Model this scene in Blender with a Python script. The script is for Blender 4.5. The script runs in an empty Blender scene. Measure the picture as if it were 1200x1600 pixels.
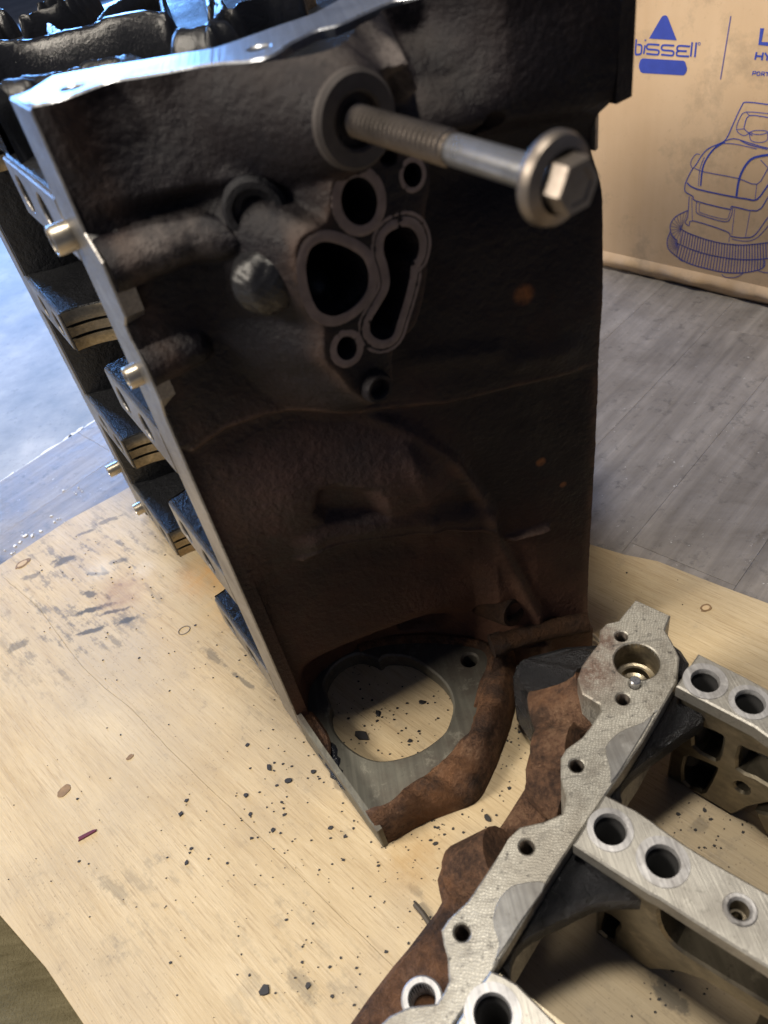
import bpy, bmesh, math, random
import numpy as np
from mathutils import Vector, geometry
random.seed(7); rng = np.random.default_rng(7)
C = bpy.context.scene.collection
S = 0.42                      # metres per modelling unit (1 unit = height of the camera over the board)
# ------------------------------------------------------------------ camera
FPX = 1202.0
M = np.array([[.975529338, -.219869305, 0], [-.147264173, -.653390528, .742559143], [-.163265962, -.724388229, -.669780501]])
cam_d = bpy.data.cameras.new('camera'); cam = bpy.data.objects.new('camera', cam_d); C.objects.link(cam)
cam_d.sensor_fit = 'VERTICAL'; cam_d.sensor_height = 24; cam_d.sensor_width = 18
cam_d.lens = 24 * FPX / 1600; cam_d.clip_start = 0.01; cam_d.clip_end = 60
rot = np.column_stack([M[:, 0], -M[:, 1], -M[:, 2]])
from mathutils import Matrix
mw = Matrix([list(r) for r in rot]).to_4x4(); mw.translation = (0, 0, S); cam.matrix_world = mw
cam_d.dof.use_dof = True; cam_d.dof.focus_distance = 0.5; cam_d.dof.aperture_fstop = 8
bpy.context.scene.camera = cam
# ------------------------------------------------------------------ light: a workshop with an open door behind on the left
W = bpy.data.worlds.new('World'); bpy.context.scene.world = W; W.use_nodes = True
bg = W.node_tree.nodes['Background']; bg.inputs[0].default_value = (.45, .58, 1, 1); bg.inputs[1].default_value = .09
def area(name, loc, target, size, power, col, sy=None):
    d = bpy.data.lights.new(name, 'AREA'); d.energy = power; d.color = col; d.size = size * S
    if sy: d.shape = 'RECTANGLE'; d.size_y = sy * S
    o = bpy.data.objects.new(name, d); C.objects.link(o); o.location = Vector(loc) * S
    o.rotation_euler = (Vector(target) - Vector(loc)).to_track_quat('-Z', 'Y').to_euler(); return o
area('ceiling_lamp', (-.06, .66, 4.4), (-.02, .62, 0), .5, 25, (1, .91, .77))
area('shop_light', (-3.7, .12, 3.3), (.2, .7, .2), 1.3, 50, (1, .90, .76))
area('open_door_light', (-3.4, 9.0, 2.1), (-.3, 1.0, .5), 5.0, 200, (.18, .43, 1), 2.6)
vs = bpy.context.scene.view_settings
vs.view_transform = 'Standard'; vs.look = 'None'; vs.exposure = 0.0; vs.gamma = 1
# ------------------------------------------------------------------ frames
def ray(px, py): return M @ np.array([px - 600, py - 800, FPX])
def G(px, py, z=0.0):
    d = ray(px, py); t = (z - 1) / d[2]; return np.array([d[0] * t, d[1] * t, z])
def Gs(pts, z): return [tuple(G(*p, z)[:2]) for p in pts]
A26 = math.radians(26)
U = np.array([math.sin(A26), -math.cos(A26)]); V = np.array([math.cos(A26), math.sin(A26)]); B0 = np.array([-.18594, .64844])
def F(k, v, z):
    q = B0 + U * k + V * v; return (q[0], q[1], z)
U3 = (U[0], U[1], 0); V3 = (V[0], V[1], 0); Z3 = (0, 0, 1)
def K(k, px, py):             # point of the plane k = const of the engine block -> (v, z)
    d = ray(px, py); t, s = np.linalg.solve(np.array([d[:2], -V]).T, B0 + U * k); return s, 1 + d[2] * t
KB_V = [0, .012, .03, .045, .07, .10, .15, .20, .244, .286, .31, .36, .43]; KB_K = [0, -.006, -.038, -.058, -.071, -.075, -.069, -.046, -.013, .034, .072, .113, .142]
def low_w(z): t = np.clip((.50 - z) / .40, 0, 1); return t * t * (3 - 2 * t)
def base_k(v, z=.9): w = low_w(z); return .35 * v * (1 - w) + np.interp(v, KB_V, KB_K) * w
def SB(px, py, off=0.0):      # point on the slanted side of the block -> (v, z)
    k = .08
    for _ in range(14):
        v, z = K(k, px, py); k = float(base_k(v, z)) + off
    return v, z
def BF(p, s, k): return [a + (b - a) * k for a, b in zip(p, s)]
# ------------------------------------------------------------------ objects
def put(name, bm, m, parent=None, smooth=True, angle=35, base=(0, 0, 0)):
    """link bm as one mesh object; vertices arrive in modelling units in the world frame"""
    b = Vector(parent['base_']) if parent is not None and 'base_' in parent else Vector(base)
    for v in bm.verts: v.co = (v.co - b) * S
    bmesh.ops.recalc_face_normals(bm, faces=bm.faces)
    me = bpy.data.meshes.new(name); bm.to_mesh(me); bm.free()
    if smooth:
        me.shade_smooth(); me.set_sharp_from_angle(angle=math.radians(angle))
    if m: me.materials.append(m)
    o = bpy.data.objects.new(name, me); C.objects.link(o)
    if parent is not None: o.parent = parent; 
    else: o.location = b * S
    if parent is not None:
        root = parent
        o['base_'] = list(b)
    return o
def thing(name, label, cat, base=(0, 0, 0), group=None):
    o = bpy.data.objects.new(name, None); C.objects.link(o); o.location = Vector(base) * S; o.empty_display_size = .02
    o['base_'] = [float(x) for x in base]; o['label'] = label; o['category'] = cat
    if group: o['group'] = group
    return o
def tag(o, label, cat, group=None):
    o['label'] = label; o['category'] = cat
    if group: o['group'] = group
    return o
def structure(o): o['kind'] = 'structure'; return o
# ------------------------------------------------------------------ shape helpers
def smooth_poly(pts, n=3, closed=True):
    P = [np.array(p, float) for p in pts]; N = len(P); out = []
    for i in range(N if closed else N - 1):
        p0, p1, p2, p3 = (P[(i - 1) % N], P[i], P[(i + 1) % N], P[(i + 2) % N]) if closed else (P[max(i - 1, 0)], P[i], P[i + 1], P[min(i + 2, N - 1)])
        for j in range(n):
            t = j / n
            out.append(.5 * ((2 * p1) + (p2 - p0) * t + (2 * p0 - 5 * p1 + 4 * p2 - p3) * t * t + (3 * p1 - p0 - 3 * p2 + p3) * t ** 3))
    if not closed: out.append(P[-1])
    return [tuple(p) for p in out]
def ccw(p):
    a = sum(p[i][0] * p[(i + 1) % len(p)][1] - p[(i + 1) % len(p)][0] * p[i][1] for i in range(len(p)))
    return p if a > 0 else p[::-1]
def offset(p, d):             # inset a ccw polygon by d
    n = len(p); out = []
    for i in range(n):
        a, b, c = (np.array(p[j % n]) for j in (i - 1, i, i + 1))
        e1 = b - a; e2 = c - b; e1 = e1 / (np.hypot(*e1) + 1e-9); e2 = e2 / (np.hypot(*e2) + 1e-9)
        nn = np.array([-(e1 + e2)[1], (e1 + e2)[0]]); l = np.hypot(*nn)
        if l < 1e-6: nn = np.array([-e1[1], e1[0]]); l = 1
        nn = nn / l; cs = max(.5, np.dot(nn, [-e1[1], e1[0]]))
        out.append(tuple(b + nn * d / cs))
    return out
def circ(c, r, n=28, r2=None, a=0):
    r2 = r2 or r; o = []
    for i in range(n):
        t = 2 * math.pi * i / n; x, y = r * math.cos(t), r2 * math.sin(t)
        o.append((c[0] + x * math.cos(a) - y * math.sin(a), c[1] + x * math.sin(a) + y * math.cos(a)))
    return o
def prism(bm, poly, z0, z1, holes=(), ch=.003, fn=None, taper=0, blind=None):
    """solid with chamfered top rim and through (or blind) holes; fn maps (x, y, z) to the world"""
    fn = fn or (lambda x, y, z: (x, y, z))
    poly = ccw([tuple(p) for p in poly]); holes = [ccw([tuple(p) for p in h]) for h in holes]
    def ring(pts, z): return [bm.verts.new(fn(x, y, z)) for x, y in pts]
    def strip(a, b):
        n = len(a)
        for i in range(n):
            try: bm.faces.new((a[i], a[(i + 1) % n], b[(i + 1) % n], b[i]))
            except ValueError: pass
    bot_o = ring(offset(poly, -taper) if taper else poly, z0); mid = ring(poly, z1 - ch); top = ring(offset(poly, ch), z1)
    strip(bot_o, mid); strip(mid, top)
    tops, bots = [top], [bot_o]
    for h in holes:
        hb = ring(h, z0 if blind is None else blind); hm = ring(h, z1 - ch); ht = ring(offset(h, -ch), z1)
        strip(hb, hm); strip(hm, ht); tops.append(ht)
        if blind is None: bots.append(hb)
        else: bm.faces.new(hb)
    for L, zz, pl, hl_ in ((tops, z1, offset(poly, ch), [offset(h, -ch) for h in holes]), (bots, z0, offset(poly, -taper) if taper else poly, holes if blind is None else [])):
        fill(bm, L, [pl] + hl_, lambda x, y: bm.verts.new(fn(x, y, zz)))
def in_poly(q, p):
    c = False; n = len(p)
    for i in range(n):
        (x1, y1), (x2, y2) = p[i], p[(i + 1) % n]
        if (y1 > q[1]) != (y2 > q[1]) and q[0] < (x2 - x1) * (q[1] - y1) / (y2 - y1) + x1: c = not c
    return c
def fill(bm, rings, loops, mk):
    """triangulate the area inside the first loop and outside the others"""
    flat = [v for r in rings for v in r]; co = [Vector(p) for l in loops for p in l]; ed = []; st = 0
    for l in loops: ed += [(st + i, st + (i + 1) % len(l)) for i in range(len(l))]; st += len(l)
    vo, eo, fo_, ov, oe, of = geometry.delaunay_2d_cdt(co, ed, [], 0, 1e-7)
    mp = [flat[o[0]] if o else mk(*v) for v, o in zip(vo, ov)]
    for f in fo_:
        c = sum((vo[i] for i in f), Vector((0, 0))) / len(f)
        if in_poly(c, loops[0]) and not any(in_poly(c, h) for h in loops[1:]):
            try: bm.faces.new([mp[i] for i in f])
            except ValueError: pass
def tube(bm, pts, r, n=10, caps=True, closed=False, flat=None):
    """round bar along 3-D points; r number or list; flat=(dir, factor) squashes it along a direction"""
    P = [Vector(p) for p in pts]; N = len(P); R = r if hasattr(r, '__len__') else [r] * N; rings = []
    ref = None
    for i in range(N):
        t = (P[(i + 1) % N] - P[i - 1]) if closed else (P[min(i + 1, N - 1)] - P[max(i - 1, 0)]); t.normalize()
        if ref is None:
            ref = Vector((0, 0, 1)) if abs(t.z) < .8 else Vector((1, 0, 0))
        a = ref - t * ref.dot(t); a.normalize(); ref = a; b = t.cross(a)
        ring = []
        for j in range(n):
            w = 2 * math.pi * j / n; o = (a * math.cos(w) + b * math.sin(w)) * R[i]
            if flat: d = Vector(flat[0]).normalized(); o = o - d * o.dot(d) * (1 - flat[1])
            ring.append(bm.verts.new(P[i] + o))
        rings.append(ring)
    for i in range(N if closed else N - 1):
        a, b = rings[i], rings[(i + 1) % N]
        for j in range(n): bm.faces.new((a[j], a[(j + 1) % n], b[(j + 1) % n], b[j]))
    if caps and not closed: bm.faces.new(rings[0]); bm.faces.new(rings[-1])
def lathe(bm, prof, c, d, n=28, cap0=False, cap1=False, n0=0):
    """profile [(radius, along)] turned about axis d through c"""
    c = Vector(c); d = Vector(d).normalized(); e1 = d.orthogonal().normalized(); e2 = d.cross(e1); rings = []
    for r, a in prof: rings.append([bm.verts.new(c + d * a + (e1 * math.cos(2 * math.pi * j / n + n0) + e2 * math.sin(2 * math.pi * j / n + n0)) * r) for j in range(n)])
    for a, b in zip(rings, rings[1:]):
        for j in range(n): bm.faces.new((a[j], a[(j + 1) % n], b[(j + 1) % n], b[j]))
    if cap0: bm.faces.new(rings[0])
    if cap1: bm.faces.new(rings[-1])
def box(bm, p0, p1, fn=None):
    fn = fn or (lambda x, y, z: (x, y, z)); v = [bm.verts.new(fn(x, y, z)) for x in (p0[0], p1[0]) for y in (p0[1], p1[1]) for z in (p0[2], p1[2])]
    for f in ((0, 1, 3, 2), (4, 6, 7, 5), (0, 4, 5, 1), (2, 3, 7, 6), (0, 2, 6, 4), (1, 5, 7, 3)): bm.faces.new([v[i] for i in f])
def NB(): return bmesh.new()
# ------------------------------------------------------------------ materials
class NT:
    def __init__(s, name, base=(0, 0, 0)):
        s.base = base
        s.m = bpy.data.materials.new(name); s.m.use_nodes = True; s.t = s.m.node_tree; s.b = s.t.nodes['Principled BSDF']
        s.co = s.t.nodes.new('ShaderNodeTexCoord').outputs['Object']
    def n(s, typ, **kw):
        x = s.t.nodes.new(typ)
        for k, v in kw.items():
            if isinstance(k, str) and hasattr(x, k): setattr(x, k, v)
        return x
    def l(s, a, b): s.t.links.new(a, b)
    def mapping(s, scale=(1, 1, 1), rot=(0, 0, 0), loc=(0, 0, 0), src=None):
        x = s.n('ShaderNodeMapping'); x.inputs['Scale'].default_value = scale; x.inputs['Rotation'].default_value = rot; x.inputs['Location'].default_value = loc
        s.l(src or s.co, x.inputs[0]); return x.outputs[0]
    def noise(s, scale, detail=6, rough=.6, src=None, dist=0):
        x = s.n('ShaderNodeTexNoise'); x.inputs['Scale'].default_value = scale; x.inputs['Detail'].default_value = detail; x.inputs['Roughness'].default_value = rough; x.inputs['Distortion'].default_value = dist
        s.l(src or s.co, x.inputs['Vector']); return x.outputs['Fac']
    def vor(s, scale, src=None, feat='F1'):
        x = s.n('ShaderNodeTexVoronoi'); x.feature = feat; x.inputs['Scale'].default_value = scale; s.l(src or s.co, x.inputs['Vector']); return x.outputs['Distance']
    def ramp(s, f, stops):
        x = s.n('ShaderNodeValToRGB'); e = x.color_ramp.elements
        while len(e) < len(stops): e.new(.5)
        for i, (p, c) in enumerate(stops): e[i].position = p; e[i].color = (*c, 1) if hasattr(c, '__len__') else (c, c, c, 1)
        s.l(f, x.inputs[0]); return x.outputs[0]
    def mix(s, f, a, b, mode='MIX'):
        x = s.n('ShaderNodeMix'); x.data_type = 'RGBA'; x.blend_type = mode
        for sock, v in ((x.inputs[0], f), (x.inputs[6], a), (x.inputs[7], b)):
            if isinstance(v, (int, float)): sock.default_value = v if sock == x.inputs[0] else (v, v, v, 1)
            elif isinstance(v, tuple): sock.default_value = (*v, 1)
            else: s.l(v, sock)
        return x.outputs[2]
    def math(s, op, a, b=None):
        x = s.n('ShaderNodeMath'); x.operation = op
        for i, v in enumerate((a, b)):
            if v is None: continue
            if isinstance(v, (int, float)): x.inputs[i].default_value = v
            else: s.l(v, x.inputs[i])
        return x.outputs[0]
    def spot(s, c, r, soft=.5, squash=None):   # mask: 1 near world point c (modelling units), 0 beyond r
        x = s.n('ShaderNodeVectorMath'); x.operation = 'SUBTRACT'; s.l(s.co, x.inputs[0]); x.inputs[1].default_value = [(q - w) * S for q, w in zip(c, s.base)]
        y = s.n('ShaderNodeVectorMath'); y.operation = 'LENGTH'; s.l(x.outputs[0], y.inputs[0])
        m = s.n('ShaderNodeMapRange'); m.inputs['From Min'].default_value = r * S; m.inputs['From Max'].default_value = r * S * (1 - soft); m.interpolation_type = 'SMOOTHSTEP'
        s.l(y.outputs['Value'], m.inputs[0]); return m.outputs[0]
    def bump(s, h, dist=.001, strength=1):
        x = s.n('ShaderNodeBump'); x.inputs['Distance'].default_value = dist; x.inputs['Strength'].default_value = strength
        s.l(h, x.inputs['Height']); s.l(x.outputs[0], s.b.inputs['Normal']); return x
    def set(s, col=None, rough=None, metal=None, spec=None, coat=None):
        for nm, v in (('Base Color', col), ('Roughness', rough), ('Metallic', metal), ('Specular IOR Level', spec), ('Coat Weight', coat)):
            if v is None: continue
            if isinstance(v, tuple): s.b.inputs[nm].default_value = (*v, 1)
            elif isinstance(v, (int, float)): s.b.inputs[nm].default_value = v
            else: s.l(v, s.b.inputs[nm])
        return s.m
def m_cast():                 # sooty black cast iron with brown bloom and patches of dust
    t = NT('cast_iron', (-.05, .80, 0)); a = t.noise(9, 5, .6); b = t.noise(60, 8, .7); c = t.noise(320, 4, .6)
    low = t.spot((0, .62, .0), .62, .85); br = t.math('ADD', t.math('MULTIPLY', low, .42), t.math('MULTIPLY', a, .75))
    br = t.math('ADD', br, t.math('MULTIPLY', b, .25))
    col = t.ramp(br, [(.40, (.0052, .0047, .0078)), (.58, (.0145, .0105, .0118)), (.78, (.050, .027, .021)), (1., (.12, .060, .038))])
    at = t.n('ShaderNodeAttribute'); at.attribute_name = 'rust_ridge_light'
    for p, rad, kk in (((430, 830), .17, .75), ((640, 745), .10, .9), ((470, 1000), .13, .8), ((860, 960), .09, .7), ((620, 660), .09, .5), ((430, 690), .12, .45)):
        v, z = SB(*p); col = t.mix(t.math('MULTIPLY', t.math('MULTIPLY', t.spot(F(float(base_k(v, z)), v, z), rad, .9), t.ramp(t.math('ADD', t.math('MULTIPLY', a, .5), t.math('MULTIPLY', b, .5)), [(.38, .15), (.58, 1.)])), kk), col, (.070, .037, .031))
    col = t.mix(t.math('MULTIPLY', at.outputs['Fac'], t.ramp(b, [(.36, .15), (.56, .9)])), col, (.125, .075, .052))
    d = t.math('MULTIPLY', t.ramp(t.noise(24, 6, .65), [(.50, 0.), (.70, 1.)]), .4)
    geo = t.n('ShaderNodeNewGeometry'); sep = t.n('ShaderNodeSeparateXYZ'); t.l(geo.outputs['Normal'], sep.inputs[0])
    up = t.ramp(sep.outputs[2], [(.35, 0.), (.9, 1.)])      # grit that has settled on ledges
    dd = t.math('MULTIPLY', up, t.ramp(b, [(.42, .0), (.6, .22)]))
    col = t.mix(t.math('MULTIPLY', d, .18), col, (.055, .047, .043)); col = t.mix(dd, col, (.15, .135, .125))
    for p, k_, rad, kk in (((505, 150), .10, .050, .8), ((632, 108), .12, .045, .7), ((275, 385), .075, .050, .75), ((235, 395), .05, .035, .6), ((300, 355), .08, .03, .6), ((430, 420), .09, .03, .35), ((480, 205), .1, .03, .5)):
        v, z = K(k_, *p); col = t.mix(t.math('MULTIPLY', t.math('MULTIPLY', t.spot(F(k_, v, z), rad, .9), t.ramp(t.math('ADD', t.math('MULTIPLY', b, .6), t.math('MULTIPLY', a, .4)), [(.40, 0.), (.56, 1.)])), kk), col, (.20, .172, .16))
    for p, r in (((815, 457), .015), ((845, 722), .008), ((880, 757), .006)):
        v, z = SB(*p); col = t.mix(t.math('MULTIPLY', t.spot(F(float(base_k(v, z)), v, z), r, .5), t.ramp(c, [(.3, .3), (.6, 1.)])), col, (.22, .085, .03))
    t.bump(t.math('ADD', b, t.math('MULTIPLY', c, .8)), .0012, .9)
    return t.set(col, t.ramp(b, [(.3, .45), (.7, .75)]), spec=.2)
def m_rust(name='rusty_iron', g=1.0):
    t = NT(name); a = t.noise(34, 8, .7); b = t.noise(330, 6, .75)
    f = t.math('ADD', t.math('MULTIPLY', a, .55), t.math('MULTIPLY', b, .45))
    col = t.ramp(f, [(p_, tuple(x * g for x in c_)) for p_, c_ in ((.34, (.030, .021, .019)), (.44, (.085, .050, .036)), (.53, (.175, .098, .062)), (.62, (.27, .165, .105)), (.72, (.38, .28, .21)))])
    col = t.mix(t.math('MULTIPLY', t.ramp(t.noise(15, 6, .65), [(.48, 0.), (.62, 1.)]), .6), col, (.27 * g, .125 * g, .055 * g)); col = t.mix(t.math('MULTIPLY', t.ramp(t.noise(20, 7, .7), [(.54, 0.), (.63, 1.)]), .75), col, (.035, .027, .025))
    t.bump(t.math('ADD', a, t.math('MULTIPLY', b, 1.6)), .0032, 1); return t.set(col, .85, spec=.2)
def m_machined(name, ca, cb, rough=.36, swirl=900, metal=.75, stain=.5, ang=.5):
    t = NT(name); mp = t.mapping((1, .03, 1), (0, 0, ang)); s_ = t.noise(swirl, 3, .6, mp); p = t.noise(26, 6, .65); f = t.noise(300, 5, .7)
    col = t.mix(t.ramp(s_, [(.3, 0.), (.7, 1.)]), ca, cb)
    col = t.mix(t.math('MULTIPLY', t.ramp(p, [(.46, 0.), (.64, 1.)]), stain), col, (.075, .062, .05)); col = t.mix(t.math('MULTIPLY', t.ramp(t.noise(55, 7, .75), [(.57, 0.), (.66, 1.)]), stain * .6), col, tuple(min(.75, x * 1.9) for x in cb))
    col = t.mix(t.math('MULTIPLY', t.ramp(f, [(.58, 0.), (.72, 1.)]), .5), col, (.05, .045, .04))
    t.bump(s_, .0003, .5); return t.set(col, t.math('ADD', t.math('MULTIPLY', p, .3), rough - .1), metal)
def m_gasket(name='scraped_gasket_face'):  # machined face crosshatched by a scraper
    t = NT(name, (.25, .35, 0)); w1 = t.n('ShaderNodeTexWave'); w1.inputs['Scale'].default_value = 235; w1.inputs['Distortion'].default_value = 9; w1.inputs['Detail'].default_value = 2
    t.l(t.mapping(rot=(0, 0, .5)), w1.inputs[0]); w2 = t.n('ShaderNodeTexWave'); w2.inputs['Scale'].default_value = 260; w2.inputs['Distortion'].default_value = 9; t.l(t.mapping(rot=(0, 0, 1.9)), w2.inputs[0])
    cr = t.math('MULTIPLY', w1.outputs['Fac'], w2.outputs['Fac']); p = t.noise(30, 6, .7); f = t.noise(260, 6, .75)
    col = t.ramp(cr, [(.0, (.29, .28, .25)), (.35, (.37, .358, .32)), (1., (.47, .455, .41))])
    col = t.mix(t.ramp(p, [(.45, 0.), (.58, .8)]), col, (.19, .175, .15)); col = t.mix(t.math('MULTIPLY', t.math('MAXIMUM', t.spot((*G(925, 1050, .2)[:2], .2), .05, .9), t.spot((*G(945, 1000, .2)[:2], .2), .035, .9)), t.ramp(f, [(.35, .2), (.55, 1.)])), col, (.15, .10, .08)); col = t.mix(t.ramp(t.noise(14, 7, .7), [(.50, 0.), (.60, .55)]), col, (.26, .245, .215)); col = t.mix(t.ramp(t.noise(1, 5, .6, t.mapping((60, 500, 60), (0, 0, .9))), [(.55, 0.), (.68, .6)]), col, (.10, .095, .09))
    col = t.mix(t.ramp(f, [(.56, 0.), (.68, .9)]), col, (.05, .047, .045))
    t.bump(t.math('ADD', t.math('MULTIPLY', cr, .35), f), .0003, .6); return t.set(col, .45, .45)
def m_oily(name='oily_black_iron', c=(.009, .0095, .011), r=.22, sc=110, spec=.28, bd=.0014, mc=None, metal=0.):
    t = NT(name); a = t.noise(sc, 6, .7); b = t.noise(18, 3, .5)
    t.bump(t.math('ADD', a, t.math('MULTIPLY', t.noise(sc * 3.1, 4, .6), .35)), bd, 1); return t.set(t.mix(b, mc or c, tuple(x * 1.9 for x in (mc or c))), t.ramp(b, [(.35, r), (.65, r + .25)]), metal, spec)
def m_steel(name, c, r=.3, sc=400):
    t = NT(name); a = t.noise(sc, 4, .6); b = t.noise(40, 5, .6)
    col = t.mix(t.ramp(b, [(.45, 0.), (.7, .8)]), c, tuple(x * .35 for x in c)); t.bump(a, .0003, .4); return t.set(col, t.math('ADD', t.math('MULTIPLY', b, .25), r - .1), .9)
def m_flat(name, c, r=.6, j=.25, sc=60):
    t = NT(name); a = t.noise(sc, 5, .6); return t.set(t.mix(a, tuple(x * (1 - j) for x in c), tuple(min(1, x * (1 + j)) for x in c)), r)
PLY_ANG = math.radians(51.7)  # the grain runs along the veneer joint
def m_ply():
    t = NT('plywood', (0, .5, -.04)); r = t.mapping((1, 1, 1), (0, 0, PLY_ANG))
    g = t.noise(1, 5, .65, t.mapping((14, 300, 30), src=r)); g2 = t.noise(1, 4, .6, t.mapping((40, 900, 60), src=r)); g3 = t.noise(1, 3, .7, t.mapping((90, 2200, 90), src=r)); fl = t.noise(1, 5, .55, t.mapping((5, 26, 8), src=r), .6); p = t.noise(11, 6, .6); q = t.noise(90, 6, .7)
    f = t.math('ADD', t.math('MULTIPLY', g, .4), t.math('MULTIPLY', fl, .6))
    col = t.ramp(f, [(.28, (.38, .28, .155)), (.47, (.49, .385, .235)), (.60, (.55, .445, .285)), (.78, (.61, .51, .35))])
    col = t.mix(t.ramp(g2, [(.53, 0.), (.68, .6)]), col, (.30, .21, .115)); col = t.mix(t.ramp(g3, [(.58, 0.), (.72, .5)]), col, (.26, .19, .11)); col = t.mix(t.ramp(g3, [(.28, .35), (.42, 0.)]), col, (.78, .66, .46))
    col = t.mix(t.ramp(p, [(.46, 0.), (.70, .55)]), col, (.36, .29, .20)); col = t.mix(t.ramp(t.noise(4.5, 7, .65), [(.48, 0.), (.66, .38)]), col, (.40, .345, .26)); col = t.mix(t.ramp(t.noise(45, 7, .75), [(.60, 0.), (.70, .35)]), col, (.20, .175, .14))
    sm = t.noise(1, 6, .7, t.mapping((30, 150, 50), src=r))
    dirt = t.ramp(t.math('ADD', t.math('MULTIPLY', sm, .6), t.math('MULTIPLY', q, .4)), [(.52, 0.), (.60, 1.)])
    for c, rad, k in (((165, 850), .22, .9), ((150, 945), .24, .95), ((65, 880), .2, .8), ((95, 1000), .2, .6), ((180, 1390), .16, .45), ((470, 1560), .14, .55), ((370, 1350), .2, .3), ((345, 1010), .12, .5), ((1110, 1290), .12, .4), ((400, 1080), .14, .5), ((1010, 1570), .1, .5)):
        col = t.mix(t.math('MULTIPLY', t.math('MULTIPLY', t.spot(G(*c), rad, .9), dirt), k * .62), col, (.11, .10, .085))
    for (pa, pb_, wpx, k) in (((112, 962), (172, 944), 9, .95), ((155, 961), (200, 950), 6, .9), ((180, 976), (216, 964), 9, .95), ((125, 990), (163, 980), 8, .9), ((82, 880), (118, 872), 14, .85), ((135, 896), (168, 897), 6, .9), ((128, 925), (150, 932), 10, .8), ((10, 1018), (48, 1000), 12, .6), ((190, 1010), (170, 995), 7, .5), ((35, 905), (60, 897), 9, .6), ((170, 880), (198, 874), 8, .6), ((118, 838), (150, 826), 7, .7), ((150, 820), (188, 806), 9, .6), ((315, 1010), (352, 1042), 8, .55), ((365, 1052), (400, 1078), 5, .6), ((160, 1370), (200, 1410), 10, .35), ((455, 1520), (490, 1560), 14, .4), ((640, 1380), (660, 1400), 7, .4), ((1015, 1530), (1080, 1590), 12, .7), ((1085, 1300), (1105, 1280), 10, .4)):
        A_, B_ = G(*pa), G(*pb_); mid = (A_ + B_) / 2; hl2 = np.hypot(*(B_ - A_)[:2]) / 2 * 1.25; an = math.atan2((B_ - A_)[1], (B_ - A_)[0]); wd_ = wpx * .0010
        sb_ = t.n('ShaderNodeVectorMath'); sb_.operation = 'SUBTRACT'; t.l(t.co, sb_.inputs[0]); sb_.inputs[1].default_value = ((mid[0]) * S, (mid[1] - .5) * S, .04 * S)
        rt = t.n('ShaderNodeVectorRotate'); rt.rotation_type = 'Z_AXIS'; rt.inputs['Angle'].default_value = -an; t.l(sb_.outputs[0], rt.inputs['Vector'])
        mu = t.n('ShaderNodeVectorMath'); mu.operation = 'MULTIPLY'; t.l(rt.outputs[0], mu.inputs[0]); mu.inputs[1].default_value = (1 / (hl2 * S), 1 / (wd_ * S), 0)
        le = t.n('ShaderNodeVectorMath'); le.operation = 'LENGTH'; t.l(mu.outputs[0], le.inputs[0]); e_ = t.math('ADD', le.outputs['Value'], t.math('MULTIPLY', t.math('SUBTRACT', t.noise(160, 5, .7), .5), 2.4))
        col = t.mix(t.math('MULTIPLY', t.ramp(e_, [(.55, 1.), (1., 0.)]), k), col, (.085, .078, .064))
    for c, rad, cc, k in (((190, 925), .07, (.24, .13, .085), .55), ((155, 890), .05, (.66, .60, .50), .45), ((320, 900), .08, (.62, .33, .10), .6), ((372, 940), .1, (.70, .44, .16), .5), ((225, 890), .035, (.66, .60, .50), .4), ((645, 1340), .07, (.42, .28, .13), .7)):
        col = t.mix(t.math('MULTIPLY', t.math('MULTIPLY', t.spot(G(*c), rad, .9), t.ramp(q, [(.3, .2), (.6, 1.)])), k), col, cc)
    sp = t.ramp(t.vor(330), [(.10, 1.), (.18, 0.)]); col = t.mix(t.math('MULTIPLY', sp, t.math('MULTIPLY', t.ramp(p, [(.45, 0.), (.7, 1.)]), .6)), col, (.12, .09, .06))
    t.bump(t.math('ADD', g, t.math('MULTIPLY', g2, .6)), .0005, .6); return t.set(col, t.ramp(p, [(.4, .62), (.7, .45)]), spec=.3)
def m_plank():
    t = NT('grey_vinyl_plank'); oi = t.n('ShaderNodeObjectInfo'); r = t.mapping((1, 1, 1), (0, 0, -math.radians(40)))
    add = t.n('ShaderNodeVectorMath'); add.operation = 'ADD'; t.l(r, add.inputs[0]); sc = t.n('ShaderNodeVectorMath'); sc.operation = 'SCALE'; sc.inputs[0].default_value = (3, 3, 3); t.l(oi.outputs['Random'], sc.inputs['Scale']); t.l(sc.outputs[0], add.inputs[1]); r = add.outputs[0]
    g = t.noise(1, 6, .65, t.mapping((6, 90, 10), src=r), .4); w = t.noise(9, 8, .72, dist=.6); f = t.noise(90, 6, .75); s2 = t.noise(1, 3, .6, t.mapping((3, 40, 5), src=r))
    v = t.math('ADD', t.math('MULTIPLY', g, .42), t.math('MULTIPLY', w, .58))
    col = t.ramp(v, [(.32, (.125, .112, .098)), (.5, (.23, .207, .183)), (.62, (.33, .297, .26)), (.75, (.44, .39, .33))])
    col = t.mix(t.ramp(f, [(.55, 0.), (.68, .55)]), col, (.07, .066, .062)); col = t.mix(t.ramp(s2, [(.60, 0.), (.68, .4)]), col, (.40, .37, .33))
    col = t.mix(t.ramp(t.noise(150, 3, .8), [(.68, 0.), (.73, .8)]), col, (.6, .58, .54))
    t.bump(t.math('ADD', g, f), .0006, .5); return t.set(col, t.ramp(w, [(.35, .38), (.7, .6)]), spec=.4)
def m_conc():
    t = NT('painted_concrete'); a = t.noise(12, 7, .65); f = t.noise(120, 5, .7)
    col = t.ramp(a, [(.35, (.20, .22, .24)), (.55, (.30, .315, .335)), (.7, (.40, .41, .42))]); col = t.mix(t.ramp(f, [(.58, 0.), (.7, .6)]), col, (.16, .17, .18))
    t.bump(f, .0006, .4); return t.set(col, .62, spec=.35)
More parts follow.
